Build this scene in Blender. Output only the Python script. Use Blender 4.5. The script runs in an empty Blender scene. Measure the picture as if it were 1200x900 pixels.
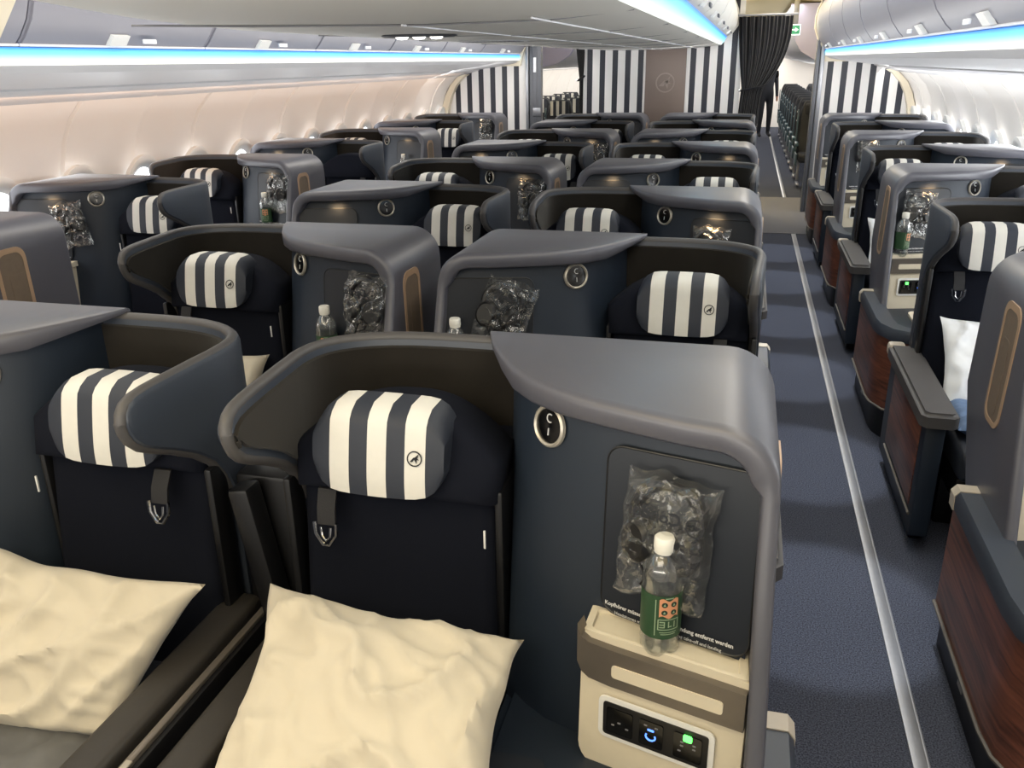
import bpy, bmesh, math, random
from mathutils import Vector, Matrix, noise
from math import pi, sin, cos, radians

SC = bpy.context.scene
COL = SC.collection
random.seed(7)

# ----------------------------------------------------------------------------- materials
def nodes_mat(name):
    m = bpy.data.materials.new(name); m.use_nodes = True
    nt = m.node_tree
    return m, nt, nt.nodes['Principled BSDF']

def srgb(r, g, b):
    f = lambda c: (c/255/12.92) if c/255 <= 0.04045 else ((c/255+0.055)/1.055)**2.4
    return (f(r), f(g), f(b), 1)

def mat(name, col, rough=.5, metal=0, spec=.5, var=.12, scale=60, bump=0, bscale=300, coat=0, sheen=0, obj=True):
    m, nt, b = nodes_mat(name)
    tc = nt.nodes.new('ShaderNodeTexCoord')
    n = nt.nodes.new('ShaderNodeTexNoise'); n.inputs['Scale'].default_value = scale; n.inputs['Detail'].default_value = 4
    nt.links.new(tc.outputs['Object'], n.inputs['Vector'])
    mx = nt.nodes.new('ShaderNodeMix'); mx.data_type = 'RGBA'
    mx.inputs[6].default_value = tuple(c*(1-var) for c in col[:3])+(1,)
    mx.inputs[7].default_value = tuple(min(1, c*(1+var)) for c in col[:3])+(1,)
    nt.links.new(n.outputs['Fac'], mx.inputs[0])
    nt.links.new(mx.outputs[2], b.inputs['Base Color'])
    b.inputs['Roughness'].default_value = rough
    b.inputs['Metallic'].default_value = metal
    b.inputs['Specular IOR Level'].default_value = spec
    if coat: b.inputs['Coat Weight'].default_value = coat
    if sheen:
        b.inputs['Sheen Weight'].default_value = sheen
    if bump:
        n2 = nt.nodes.new('ShaderNodeTexNoise'); n2.inputs['Scale'].default_value = bscale; n2.inputs['Detail'].default_value = 3
        nt.links.new(tc.outputs['Object'], n2.inputs['Vector'])
        bp = nt.nodes.new('ShaderNodeBump'); bp.inputs['Strength'].default_value = bump; bp.inputs['Distance'].default_value = .002
        nt.links.new(n2.outputs['Fac'], bp.inputs['Height']); nt.links.new(bp.outputs['Normal'], b.inputs['Normal'])
    return m

def emit(name, col, s):
    m, nt, b = nodes_mat(name)
    b.inputs['Base Color'].default_value = col
    b.inputs['Emission Color'].default_value = col
    b.inputs['Emission Strength'].default_value = s
    return m

M = {}
M['shell'] = mat('slate_shell', srgb(52, 58, 68), .42, spec=.5, var=.05, scale=15)
M['hood'] = mat('slate_hood', srgb(80, 80, 88), .40, spec=.75, var=.05, scale=15)
M['rim'] = mat('rim_grey', srgb(72, 70, 70), .5, var=.05)
M['suede'] = mat('brown_suede', srgb(36, 33, 29), .95, spec=.1, var=.35, scale=9, bump=.25, bscale=900, sheen=.15)
M['navy'] = mat('navy_fabric', srgb(17, 20, 30), .9, spec=.15, var=.25, scale=400, bump=.3, bscale=1200)
M['leather'] = mat('navy_leather', srgb(38, 42, 50), .5, spec=.4, var=.1, bump=.15, bscale=500)
M['panel'] = mat('navy_panel', srgb(29, 38, 50), .5, spec=.45, var=.06, scale=10)
M['panel_dark'] = mat('navy_panel_dark', srgb(23, 28, 36), .4, spec=.4, var=.05, scale=10)
M['black'] = mat('black_plastic', srgb(16, 16, 18), .4, var=.1)
M['gloss_black'] = mat('gloss_black', srgb(8, 8, 9), .15, var=.05)
M['swhite'] = mat('stripe_white', srgb(212, 210, 203), .6, var=.04, bump=.1, bscale=600)
M['snavy'] = mat('stripe_navy', srgb(38, 43, 54), .6, var=.08, bump=.1, bscale=600)
M['cream'] = mat('cream_plastic', srgb(216, 206, 184), .42, var=.03)
M['taupe'] = mat('taupe_plastic', srgb(178, 168, 152), .42, var=.03)
M['taupe_dull'] = mat('taupe_dull', srgb(146, 134, 126), .4, metal=.2, var=.03)
M['armrest'] = mat('armrest_leather', srgb(50, 47, 44), .5, spec=.4, var=.1, bump=.15, bscale=500)
M['pocket_frame'] = mat('pocket_frame', srgb(176, 148, 122), .42, metal=.15, var=.04)
M['pocket_flap'] = mat('pocket_flap', srgb(112, 98, 84), .5, var=.12, scale=40)
M['white_pl'] = mat('white_plastic', srgb(228, 228, 226), .4, var=.02)
M['bronze'] = mat('bronze_trim', srgb(114, 107, 99), .38, metal=.55, var=.06, scale=30)
M['bronze_dark'] = mat('bronze_dark', srgb(84, 72, 62), .4, metal=.45, var=.06, scale=30)
M['chrome'] = mat('chrome', srgb(215, 215, 215), .12, metal=1, var=.02)
M['ring'] = mat('satin_ring', srgb(190, 184, 172), .35, metal=.5, var=.02)
M['strap'] = mat('strap_web', srgb(27, 27, 30), .7, var=.2, scale=300, bump=.4, bscale=700)
M['strap_dark'] = M['strap']
M['linen'] = mat('pillow_linen', srgb(203, 194, 176), .85, spec=.2, var=.04, scale=14, bump=.12, bscale=700, sheen=.2)
M['linen_white'] = mat('pillow_white', srgb(232, 234, 236), .8, spec=.2, var=.03, scale=14)
M['cap'] = mat('bottle_cap', srgb(226, 224, 214), .5, var=.03)
M['label_green'] = mat('label_green', srgb(44, 74, 48), .45, var=.15, scale=40)
M['label_peach'] = mat('label_peach', srgb(214, 150, 112), .5, var=.05)
M['label_dark'] = mat('label_dark', srgb(30, 52, 38), .5, var=.05)
M['label_pale'] = mat('label_pale', srgb(150, 170, 140), .5, var=.05)
M['text_white'] = mat('text_white', srgb(205, 205, 205), .6, var=.0)
M['text_dark'] = mat('text_dark', srgb(18, 20, 26), .6, var=.0)
M['wall_white'] = mat('sidewall_white', srgb(232, 228, 224), .5, var=.015, scale=3)
M['bin'] = mat('bin_grey', srgb(142, 142, 152), .42, var=.02, scale=3)
M['binpale'] = mat('bin_pale', srgb(205, 205, 208), .45, var=.02, scale=3)
M['ceil'] = mat('ceiling_pale', srgb(214, 212, 206), .5, var=.015, scale=3)
M['cream_ceil'] = mat('ceiling_cream', srgb(238, 222, 176), .5, var=.02, scale=3)
M['lavender'] = mat('lavender_end', srgb(186, 184, 214), .5, var=.03, scale=3)
M['seam'] = mat('seam_grey', srgb(120, 120, 124), .6, var=.02)
M['seam_white'] = mat('seam_white', srgb(236, 236, 240), .5, var=.02)
M['alu'] = mat('aluminium', srgb(150, 152, 158), .35, metal=.6, var=.05)
M['post'] = mat('post_grey', srgb(96, 98, 104), .45, metal=.2, var=.05)
M['mat_grey'] = mat('galley_mat', srgb(96, 97, 103), .8, var=.12, scale=80)
M['curtain'] = mat('curtain_black', srgb(15, 15, 20), .85, spec=.2, var=.2, scale=60, sheen=.2)
M['skin'] = mat('skin', srgb(196, 148, 122), .6)
M['suit'] = mat('suit_dark', srgb(26, 28, 36), .8)
M['econ'] = mat('econ_black', srgb(26, 28, 34), .75, var=.2, scale=40)
M['econ_side'] = mat('econ_side_teal', srgb(62, 84, 92), .4, var=.1)
M['blanket'] = mat('blanket_blue', srgb(96, 118, 150), .85, var=.2, scale=30)
M['blanket_grey'] = mat('blanket_grey', srgb(92, 92, 92), .6, var=.25, scale=20)
M['led_green'] = emit('led_green', (.1, 1, .12, 1), 3.0)
M['led_blue'] = emit('led_blue', (.1, .25, 1, 1), 2.0)
M['sky_pane'] = emit('window_daylight', (.93, .97, 1, 1), 4.0)
M['sky_pane_r'] = emit('window_daylight_right', (.95, .98, 1, 1), 6.0)
M['exit_green'] = emit('exit_green', (.05, .30, .16, 1), .6)
M['exit_white'] = emit('exit_white', (.9, 1, .95, 1), 1.2)
M['lamp_white'] = emit('lamp_white', (1, .98, .92, 1), 4.0)

def make_wood():
    m, nt, b = nodes_mat('walnut_wood')
    tc = nt.nodes.new('ShaderNodeTexCoord'); mp = nt.nodes.new('ShaderNodeMapping')
    mp.inputs['Scale'].default_value = (4, 1.1, 22)
    mp.inputs['Rotation'].default_value = (radians(14), 0, 0)
    nt.links.new(tc.outputs['Object'], mp.inputs['Vector'])
    w = nt.nodes.new('ShaderNodeTexNoise'); w.inputs['Scale'].default_value = 2.6; w.inputs['Detail'].default_value = 6; w.inputs['Distortion'].default_value = .5
    nt.links.new(mp.outputs[0], w.inputs['Vector'])
    cr = nt.nodes.new('ShaderNodeValToRGB')
    cr.color_ramp.elements[0].position = .3; cr.color_ramp.elements[1].position = .72
    cr.color_ramp.elements[0].color = srgb(58, 32, 26); cr.color_ramp.elements[1].color = srgb(134, 82, 62)
    nt.links.new(w.outputs['Fac'], cr.inputs[0]); nt.links.new(cr.outputs[0], b.inputs['Base Color'])
    b.inputs['Roughness'].default_value = .38
    return m
M['wood'] = make_wood()

def make_carpet():
    m, nt, b = nodes_mat('navy_carpet')
    tc = nt.nodes.new('ShaderNodeTexCoord')
    n = nt.nodes.new('ShaderNodeTexNoise'); n.inputs['Scale'].default_value = 220; n.inputs['Detail'].default_value = 5
    nt.links.new(tc.outputs['Object'], n.inputs['Vector'])
    cr = nt.nodes.new('ShaderNodeValToRGB')
    cr.color_ramp.elements[0].position = .35; cr.color_ramp.elements[1].position = .7
    cr.color_ramp.elements[0].color = srgb(46, 50, 60); cr.color_ramp.elements[1].color = srgb(94, 98, 113)
    nt.links.new(n.outputs['Fac'], cr.inputs[0]); nt.links.new(cr.outputs[0], b.inputs['Base Color'])
    b.inputs['Roughness'].default_value = .95; b.inputs['Specular IOR Level'].default_value = .1
    bp = nt.nodes.new('ShaderNodeBump'); bp.inputs['Strength'].default_value = .6; bp.inputs['Distance'].default_value = .004
    nt.links.new(n.outputs['Fac'], bp.inputs['Height']); nt.links.new(bp.outputs['Normal'], b.inputs['Normal'])
    return m
M['carpet'] = make_carpet()

def make_stripes():
    # vertical black and white stripes across x
    m, nt, b = nodes_mat('striped_bulkhead')
    tc = nt.nodes.new('ShaderNodeTexCoord'); sp = nt.nodes.new('ShaderNodeSeparateXYZ')
    nt.links.new(tc.outputs['Object'], sp.inputs[0])
    a = nt.nodes.new('ShaderNodeMath'); a.operation = 'MULTIPLY'; a.inputs[1].default_value = 1/.1535
    nt.links.new(sp.outputs['X'], a.inputs[0])
    ad = nt.nodes.new('ShaderNodeMath'); ad.operation = 'ADD'; ad.inputs[1].default_value = 100.47
    nt.links.new(a.outputs[0], ad.inputs[0])
    fr = nt.nodes.new('ShaderNodeMath'); fr.operation = 'FRACT'; nt.links.new(ad.outputs[0], fr.inputs[0])
    g = nt.nodes.new('ShaderNodeMath'); g.operation = 'GREATER_THAN'; g.inputs[1].default_value = .43
    nt.links.new(fr.outputs[0], g.inputs[0])
    mx = nt.nodes.new('ShaderNodeMix'); mx.data_type = 'RGBA'
    mx.inputs[6].default_value = srgb(34, 37, 48); mx.inputs[7].default_value = srgb(226, 224, 222)
    nt.links.new(g.outputs[0], mx.inputs[0]); nt.links.new(mx.outputs[2], b.inputs['Base Color'])
    b.inputs['Roughness'].default_value = .5
    return m
M['stripes'] = make_stripes()

def make_led(name, zlo, zhi):
    # vertical gradient over the height of the strip: white at the bottom, deep blue at the top
    m, nt, b = nodes_mat(name)
    tc = nt.nodes.new('ShaderNodeTexCoord'); sp = nt.nodes.new('ShaderNodeSeparateXYZ')
    nt.links.new(tc.outputs['Object'], sp.inputs[0])
    mr = nt.nodes.new('ShaderNodeMapRange'); mr.inputs[1].default_value = zlo; mr.inputs[2].default_value = zhi
    nt.links.new(sp.outputs['Z'], mr.inputs[0])
    cr = nt.nodes.new('ShaderNodeValToRGB'); e = cr.color_ramp.elements
    e[0].position = 0; e[0].color = (1, .98, .9, 1); e[1].position = 1; e[1].color = (.04, .18, .62, 1)
    x = e.new(.16); x.color = (.50, .92, 1, 1)
    x = e.new(.6); x.color = (.14, .58, 1, 1)
    nt.links.new(mr.outputs[0], cr.inputs[0])
    nt.links.new(cr.outputs[0], b.inputs['Emission Color']); nt.links.new(cr.outputs[0], b.inputs['Base Color'])
    b.inputs['Emission Strength'].default_value = 1.1
    return m
M['led'] = make_led('led_strip_blue', 1.768, 1.832)
M['led_c'] = make_led('led_strip_blue_centre', 1.90, 1.985)

def make_clear(name, fac_lo, fac_hi, tint, scale, rough=.06):
    # thin clear plastic film: mostly see-through with sharp wrinkled highlights
    m = bpy.data.materials.new(name); m.use_nodes = True; nt = m.node_tree; nt.nodes.clear()
    out = nt.nodes.new('ShaderNodeOutputMaterial')
    tr = nt.nodes.new('ShaderNodeBsdfTransparent'); tr.inputs[0].default_value = tint
    gl = nt.nodes.new('ShaderNodeBsdfPrincipled'); gl.inputs['Base Color'].default_value = (.75, .75, .74, 1)
    gl.inputs['Metallic'].default_value = .85; gl.inputs['Roughness'].default_value = rough+.12
    lw = nt.nodes.new('ShaderNodeLayerWeight'); lw.inputs[0].default_value = .24
    tc = nt.nodes.new('ShaderNodeTexCoord')
    n = nt.nodes.new('ShaderNodeTexNoise'); n.inputs['Scale'].default_value = scale; n.inputs['Detail'].default_value = 3
    nt.links.new(tc.outputs['Object'], n.inputs['Vector'])
    bp = nt.nodes.new('ShaderNodeBump'); bp.inputs['Strength'].default_value = 1; bp.inputs['Distance'].default_value = .01
    nt.links.new(n.outputs['Fac'], bp.inputs['Height'])
    nt.links.new(bp.outputs['Normal'], gl.inputs['Normal']); nt.links.new(bp.outputs['Normal'], lw.inputs['Normal'])
    mr = nt.nodes.new('ShaderNodeMapRange'); mr.inputs[3].default_value = fac_lo; mr.inputs[4].default_value = fac_hi
    nt.links.new(lw.outputs['Facing'], mr.inputs[0])
    mx = nt.nodes.new('ShaderNodeMixShader')
    nt.links.new(mr.outputs[0], mx.inputs[0]); nt.links.new(tr.outputs[0], mx.inputs[1]); nt.links.new(gl.outputs[0], mx.inputs[2])
    nt.links.new(mx.outputs[0], out.inputs[0])
    return m
M['film'] = make_clear('clear_film', .05, .85, (.95, .95, .94, 1), 16)
M['wrap'] = make_clear('clear_wrap', .05, .45, (.97, .98, 1, 1), 14)
M['pet'] = make_clear('clear_bottle', .16, .85, (.95, .97, .96, 1), 6, .02)
M['water'] = make_clear('clear_water', .22, .6, (.86, .89, .88, 1), 3, .02)

# ----------------------------------------------------------------------------- mesh helpers
def IDX(p): return Vector(p)

def new(): return bmesh.new()

def box(bm, c, s, r=0, seg=2, rot=None):
    t = bmesh.new(); bmesh.ops.create_cube(t, size=1)
    bmesh.ops.scale(t, vec=Vector(s), verts=t.verts)
    if r > 0:
        r = min(r, min(s)*.49)
        bmesh.ops.bevel(t, geom=list(t.edges), offset=r, segments=seg, affect='EDGES', profile=.5)
    if rot is not None: bmesh.ops.rotate(t, cent=(0, 0, 0), matrix=rot, verts=t.verts)
    bmesh.ops.translate(t, vec=Vector(c), verts=t.verts)
    merge(bm, t)

def merge(bm, t):
    t.verts.index_update()
    vs = [bm.verts.new(v.co) for v in t.verts]
    for f in t.faces:
        try:
            nf = bm.faces.new([vs[v.index] for v in f.verts]); nf.material_index = f.material_index
        except ValueError: pass
    t.free()

def loft(bm, rings, close_ring=True, cap=True, close_path=False, mi=None):
    R = [[bm.verts.new(p) for p in r] for r in rings]
    n = len(R[0]); L = len(R)
    for i in range(L if close_path else L-1):
        a, b = R[i], R[(i+1) % L]
        for j in range(n if close_ring else n-1):
            k = (j+1) % n
            try:
                f = bm.faces.new((a[j], a[k], b[k], b[j]))
                if mi: f.material_index = mi(i, j)
            except ValueError: pass
    if cap and close_ring and not close_path:
        for r in (R[0], R[-1]):
            try: bm.faces.new(r)
            except ValueError: pass
    return R

def tube(bm, pts, r, n=8, closed=False):
    pts = [Vector(p) for p in pts]; L = len(pts); rings = []
    up = Vector((0, 0, 1)); prev = None
    for i, p in enumerate(pts):
        if closed: d = pts[(i+1) % L]-pts[i-1]
        else: d = pts[min(i+1, L-1)]-pts[max(i-1, 0)]
        if d.length < 1e-9: d = Vector((0, 0, 1))
        d.normalize()
        a = prev if prev is not None else (Vector((1, 0, 0)) if abs(d.z) > .9 else up)
        x = (a-d*a.dot(d))
        if x.length < 1e-6: x = d.orthogonal()
        x.normalize(); y = d.cross(x); prev = x
        rr = r[i] if isinstance(r, (list, tuple)) else r
        rings.append([p+x*cos(2*pi*k/n)*rr+y*sin(2*pi*k/n)*rr for k in range(n)])
    loft(bm, rings, close_path=closed, cap=not closed)

def lathe(bm, prof, c=(0, 0, 0), n=24, axis='z', cap=True):
    c = Vector(c); rings = []
    for r, z in prof:
        ring = []
        for k in range(n):
            a = 2*pi*k/n
            if axis == 'z': ring.append(c+Vector((r*cos(a), r*sin(a), z)))
            elif axis == 'y': ring.append(c+Vector((r*cos(a), z, r*sin(a))))
            else: ring.append(c+Vector((z, r*cos(a), r*sin(a))))
        rings.append(ring)
    loft(bm, rings, cap=cap)

def lathe_frame(bm, prof, c, tx, ty, nn, n=24, cap=False):
    loft(bm, [[c+tx*(r*cos(2*pi*k/n))+ty*(r*sin(2*pi*k/n))+nn*h for k in range(n)] for r, h in prof], cap=cap)

def grid(bm, nu, nv, f, mi=None):
    V = [[bm.verts.new(f(i/nu, j/nv)) for j in range(nv+1)] for i in range(nu+1)]
    for i in range(nu):
        for j in range(nv):
            fc = bm.faces.new((V[i][j], V[i+1][j], V[i+1][j+1], V[i][j+1]))
            if mi: fc.material_index = mi(i, j)

def prism(bm, poly, f0, f1):
    """polygon of 2D points, mapped through two functions into two 3D outlines"""
    loft(bm, [[f0(*p) for p in poly], [f1(*p) for p in poly]])

def rrect(w, h, r, n=5, cx=0, cy=0):
    out = []
    for sx, sy, a0 in ((1, 1, 0), (-1, 1, 90), (-1, -1, 180), (1, -1, 270)):
        for k in range(n+1):
            a = radians(a0+90*k/n)
            out.append((cx+sx*(w/2-r)+r*cos(a), cy+sy*(h/2-r)+r*sin(a)))
    return out

def lerp_list(L, u):
    if u <= L[0][0]: return L[0][1]
    for (a, x), (b, y) in zip(L, L[1:]):
        if u <= b: return x+(y-x)*(u-a)/(b-a)
    return L[-1][1]

def finish(name, bm, mats, parent=None, xf=None, ang=38, recalc=True, flat=False):
    if xf:
        for v in bm.verts: v.co = xf(v.co)
    bmesh.ops.remove_doubles(bm, verts=bm.verts, dist=1e-5)
    if recalc: bmesh.ops.recalc_face_normals(bm, faces=bm.faces)
    me = bpy.data.meshes.new(name); bm.to_mesh(me); bm.free()
    for m in (mats if isinstance(mats, (list, tuple)) else [mats]): me.materials.append(M[m])
    if not flat:
        for p in me.polygons: p.use_smooth = True
        me.set_sharp_from_angle(angle=radians(ang))
    o = bpy.data.objects.new(name, me); COL.objects.link(o)
    if parent: o.parent = parent
    return o

def tag(o, label=None, cat=None, group=None, kind=None):
    if label: o['label'] = label
    if cat: o['category'] = cat
    if group: o['group'] = group
    if kind: o['kind'] = kind
    return o

def empty(name, loc, label, cat, group=None):
    o = bpy.data.objects.new(name, None); COL.objects.link(o); o.location = loc; o.empty_display_size = .1
    return tag(o, label, cat, group)

def struct(name, bm, m, ang=38):
    return tag(finish(name, bm, m, ang=ang), kind='structure')

def copy_tree(o, parent=None):
    c = o.copy(); COL.objects.link(c)
    if parent: c.parent = parent
    for ch in o.children: copy_tree(ch, c)
    return c

def text_bm(s, size, bold=0, mirror=False, align='CENTER'):
    cu = bpy.data.curves.new('lettering', 'FONT'); cu.body = s; cu.size = size; cu.align_x = align; cu.align_y = 'CENTER'
    cu.offset = bold; cu.resolution_u = 2
    ob = bpy.data.objects.new('lettering', cu); COL.objects.link(ob)
    me = ob.to_mesh(); bm = bmesh.new(); bm.from_mesh(me); ob.to_mesh_clear()
    bpy.data.objects.remove(ob); bpy.data.curves.remove(cu)
    if mirror:
        for v in bm.verts: v.co.x = -v.co.x
    return bm

# ----------------------------------------------------------------------------- the business seat
# local frame of a unit: u 0..1 across (seat side at u=0, console side at u=1), v forward from the back, z up
HF = [(.395, .02), (.42, .09), (.46, .17), (.50, .235), (.55, .29), (.604, .33), (.65, .355), (.69, .372), (.76, .398), (.84, .425), (.93, .445), (1.0, .452)]
PT = [(.455, .02), (.47, .10), (.50, .175), (.55, .245), (.60, .285), (.69, .33), (.80, .362), (.97, .40)]
PB = [(.455, .05), (.47, .16), (.50, .27), (.55, .325), (.60, .36), (.69, .395), (.80, .44), (.97, .50)]
def HB(z): return .012*max(0, min(1, (1.1-z)/.55))**1.2
def panel_v(u, z):
    t = max(-.05, min(1.6, (1.17-z)/.45))
    a, b = lerp_list(PT, u), lerp_list(PB, u)
    return a+(b-a)*t

def panel_frame(u, z, off=0):
    p = Vector((u, panel_v(u, z), z)); e = .02
    tu = Vector((2*e, panel_v(u+e, z)-panel_v(u-e, z), 0)).normalized()
    tz = Vector((0, panel_v(u, z+e)-panel_v(u, z-e), 2*e)).normalized()
    n = tz.cross(tu)
    if n.y < 0: n = -n
    n.normalize(); tz = n.cross(tu)
    if tz.z < 0: tz = -tz
    return p+n*off, tu, tz, n

def make_seat(mir, aisle):
    """mir: console on the low-x side. aisle: 'seat' / 'console' / None -> which side carries the wood-clad aisle ledge"""
    xf = (lambda c: Vector((1-c.x, -c.y, c.z))) if mir else (lambda c: Vector((c.x, -c.y, c.z)))
    root = empty('business_seat', (0, 0, 0), 'seat', 'seat')
    def P(name, bm, m, par=None, ang=38): return finish(name, bm, m, par or root, xf, ang)
    V = Vector
    # --- shell with wing: columns (u, v, zbottom, ztop)
    path = [(.56, 0), (.45, 0), (.36, 0), (.28, .001), (.215, .006), (.165, .016), (.12, .032), (.083, .052), (.052, .077), (.029, .106), (.014, .140), (.007, .180)]
    cols = [(u, v, .28, 1.185) for u, v in path]
    side = [(.21, .28, 1.185), (.235, .28, 1.184), (.2351, .86, 1.184), (.25, .90, 1.184), (.28, .945, 1.184), (.33, .985, 1.183), (.39, 1.02, 1.182),
            (.44, 1.045, 1.18), (.475, 1.065, 1.176), (.495, 1.085, 1.168), (.505, 1.105, 1.155), (.508, 1.125, 1.14)]
    for v, zb, zt in side: cols.append((.006+.018*max(0, (v-.22)/.3), v, zb, zt))
    T = .030
    def inward(i):
        a = V((cols[max(i-1, 0)][0], cols[max(i-1, 0)][1])); b = V((cols[min(i+1, len(cols)-1)][0], cols[min(i+1, len(cols)-1)][1]))
        d = b-a
        if d.length < 1e-6: d = V((0, 1))
        d.normalize(); return V((d.y, -d.x)) if V((d.y, -d.x)).dot(V((.3, .3))-V((cols[i][0], cols[i][1]))) > 0 else V((-d.y, d.x))
    bm = new(); rings = []
    for i, (u, v, zb, zt) in enumerate(cols):
        n = inward(i); b = min(.012, (zt-zb)*.42)
        o = V((u, v)); q = o+n*T
        def pt(w, z): return (w.x, w.y, z)
        rings.append([pt(o, zb+b), pt(o, zt-b), pt(o+n*.004, zt-.003), pt(o+n*b, zt), pt(q-n*b, zt), pt(q-n*.004, zt-.003), pt(q, zt-b), pt(q, zb+b), pt(q-n*b, zb), pt(o+n*b, zb)])
    loft(bm, rings)
    box(bm, (.71, .012, .70), (.44, .02, .86), .004)           # back of the console
    P('shell', bm, 'shell', ang=45)
    # front rim (slightly browner edging all round the opening of the shell)
    bm = new()
    topline = [(cols[i][0]+inward(i).x*T*.55, cols[i][1]+inward(i).y*T*.55, cols[i][3]-.008) for i in range(1, len(cols))]
    botline = [(cols[i][0]+inward(i).x*T*.6, cols[i][1]+inward(i).y*T*.6, cols[i][2]+.008) for i in range(len(cols)-1, 13, -1)]
    tube(bm, topline+botline, .0130, 10)
    P('rim', bm, 'rim')
    # suede lining
    bm = new(); rings = []
    for i, (u, v, zb, zt) in enumerate(cols):
        n = inward(i); a = V((u, v))+n*(T-.003); q = V((u, v))+n*(T+.007)
        lo = max(zb+.028, .30); hi = zt-.022
        if hi-lo < .02: lo = hi-.02
        rings.append([(a.x, a.y, lo), (a.x, a.y, hi), (q.x, q.y, hi-.004), (q.x, q.y, lo+.004)])
    rings[-1] = [(x, y-.012, z) for x, y, z in rings[-1]]
    loft(bm, rings)
    P('lining', bm, 'suede')
    # --- backrest
    bm = new()
    def backf(s, t):   # closed cushion by rings
        pass
    rings = []
    zs = [.36, .40, .48, .58, .68, .78, .88, .96, 1.0]
    for z in zs:
        k = (z-.36)/.64; vf = .345-.085*k; w0, w1 = .038, .472
        e = 1 if .38 < z < .98 else .3
        r = []
        for (uu, vv) in ((.14, .10), (.085, .17), (.070, .238), (w0, .242), (w0, vf-.03), (w0+.01, vf-.008), (w0+.03, vf), (.5*(w0+w1), vf+.008*e), (w1-.03, vf), (w1-.01, vf-.008), (w1, vf-.03), (w1, .06)):
            r.append((uu, vv, z))
        rings.append(r)
    loft(bm, rings)
    br = P('backrest', bm, 'navy', ang=60)
    bm = new(); box(bm, (.462, .322, .865), (.004, .004, .040), .0006)
    P('care_tag', bm, 'white_pl', br)
    # side frames of the backrest
    bm = new(); box(bm, (.024, .275, .63), (.018, .06, .62), .006); P('back_frame', bm, 'black')
    bm = new(); box(bm, (.479, .17, .64), (.018, .22, .62), .008); P('back_frame', bm, 'black')
    # --- headrest cushion: bread loaf outline
    bm = new(); out = []
    L0, L1, zb, zt = .034, .488, .925, 1.105
    N = 22
    for k in range(N+1):
        s = k/N; u = L0+(L1-L0)*s; x = abs(2*s-1)
        out.append((u, zb+.085+(zt-zb-.085)*(1-x**2.4)))
    out = [(L0+.008, zb), *out, (L1-.008, zb)]
    cu, cz = (L0+L1)/2, (zb+zt)/2
    rings = []
    for sc, v in ((.84, .13), (.97, .16), (1.0, .245), (.985, .265), (.94, .278), (.80, .285), (.5, .288)):
        rings.append([(cu+(u-cu)*sc, v-(z-cz)*.28, cz+(z-cz)*sc) for u, z in out])
    loft(bm, rings)
    hr = P('headrest', bm, 'navy', ang=60)
    # striped cover
    bm = new()
    U0, U1 = .108, .386; ZC, HH = 1.036, .088
    cuts = [0, .03, .07, .143, .22, .298, .368, .437, .51, .582, .65, .72, .795, .87, .93, .97, 1.0]
    if mir: cuts = [1-c for c in cuts][::-1]
    white = ((.143, .298), (.437, .582), (.72, .87))
    nv = 14
    def cover(s, t, off=0):
        x = 2*s-1; hh = HH*(1-.05*x*x-.52*abs(x)**8)
        y = 2*t-1
        u = U0+(U1-U0)*s; z = ZC+hh*y
        v = .336-.009*abs(x)**3-.008*abs(y)**3-(z-ZC)*.22
        if y > .7: v -= .026*((y-.7)/.3)**2
        return V((u, v+off, z))
    GV = [[bm.verts.new(cover(s, j/nv)) for j in range(nv+1)] for s in cuts]
    GB = [[bm.verts.new(cover(s, j/nv, -.055)) for j in range(nv+1)] for s in cuts]
    nc = len(cuts)
    for i in range(nc-1):
        mid = (cuts[i]+cuts[i+1])/2; mm = 1-mid if mir else mid
        mi = 1 if any(a < mm < b for a, b in white) else 0
        for j in range(nv):
            f = bm.faces.new((GV[i][j], GV[i+1][j], GV[i+1][j+1], GV[i][j+1])); f.material_index = mi
            f = bm.faces.new((GB[i][j], GB[i+1][j], GB[i+1][j+1], GB[i][j+1]))
        for j in (0, nv):
            f = bm.faces.new((GV[i][j], GV[i+1][j], GB[i+1][j], GB[i][j])); f.material_index = mi
    for i in (0, nc-1):
        for j in range(nv): bm.faces.new((GV[i][j], GV[i][j+1], GB[i][j+1], GB[i][j]))
    cv = P('striped_cover', bm, ['snavy', 'swhite'], hr, ang=50)
    # emblem: ring with a stylised bird
    bm = new(); s0 = .795 if not mir else .205; t0 = .49; c = cover(s0, t0, .0015)
    sg = -1 if mir else 1
    tx = V((sg, 0, 0)); tz = (cover(s0, t0+.05)-cover(s0, t0-.05)).normalized(); nn = V((0, 1, 0))
    R = .0155
    def ep(x, y, h=0): return c+tx*(x*R)+tz*(y*R)+nn*h
    lathe_frame(bm, [(R*.86, 0), (R*.86, .001), (R, .001), (R, 0)], c, tx, tz, nn, 28)
    for poly in ([(-.62, -.42), (-.1, .18), (.12, .10), (-.25, -.42)], [(-.05, .12), (.55, .66), (.42, .1)], [(.1, .2), (.62, -.1), (.2, -.08)], [(-.1, .02), (.3, .3), (.3, -.62), (.12, -.3)]):
        prism(bm, poly, lambda x, y: ep(x, y, 0), lambda x, y: ep(x, y, .001))
    P('emblem', bm, 'text_dark', cv)
    # --- shoulder belt
    bm = new(); ub = .125
    pts = [(ub, .31, .935), (ub+.002, .328, .90), (ub+.003, .335, .865)]
    loft(bm, [[(p[0]-.020, p[1], p[2]), (p[0]+.020, p[1], p[2]), (p[0]+.020, p[1]+.006, p[2]), (p[0]-.020, p[1]+.006, p[2])] for p in pts])
    bl = P('shoulder_belt', bm, 'strap')
    bm = new()
    tube(bm, [(ub-.022, .343, .872), (ub-.020, .345, .846), (ub-.004, .347, .822), (ub+.010, .347, .822), (ub+.026, .345, .846), (ub+.027, .343, .872)], .0042, 6)
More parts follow.
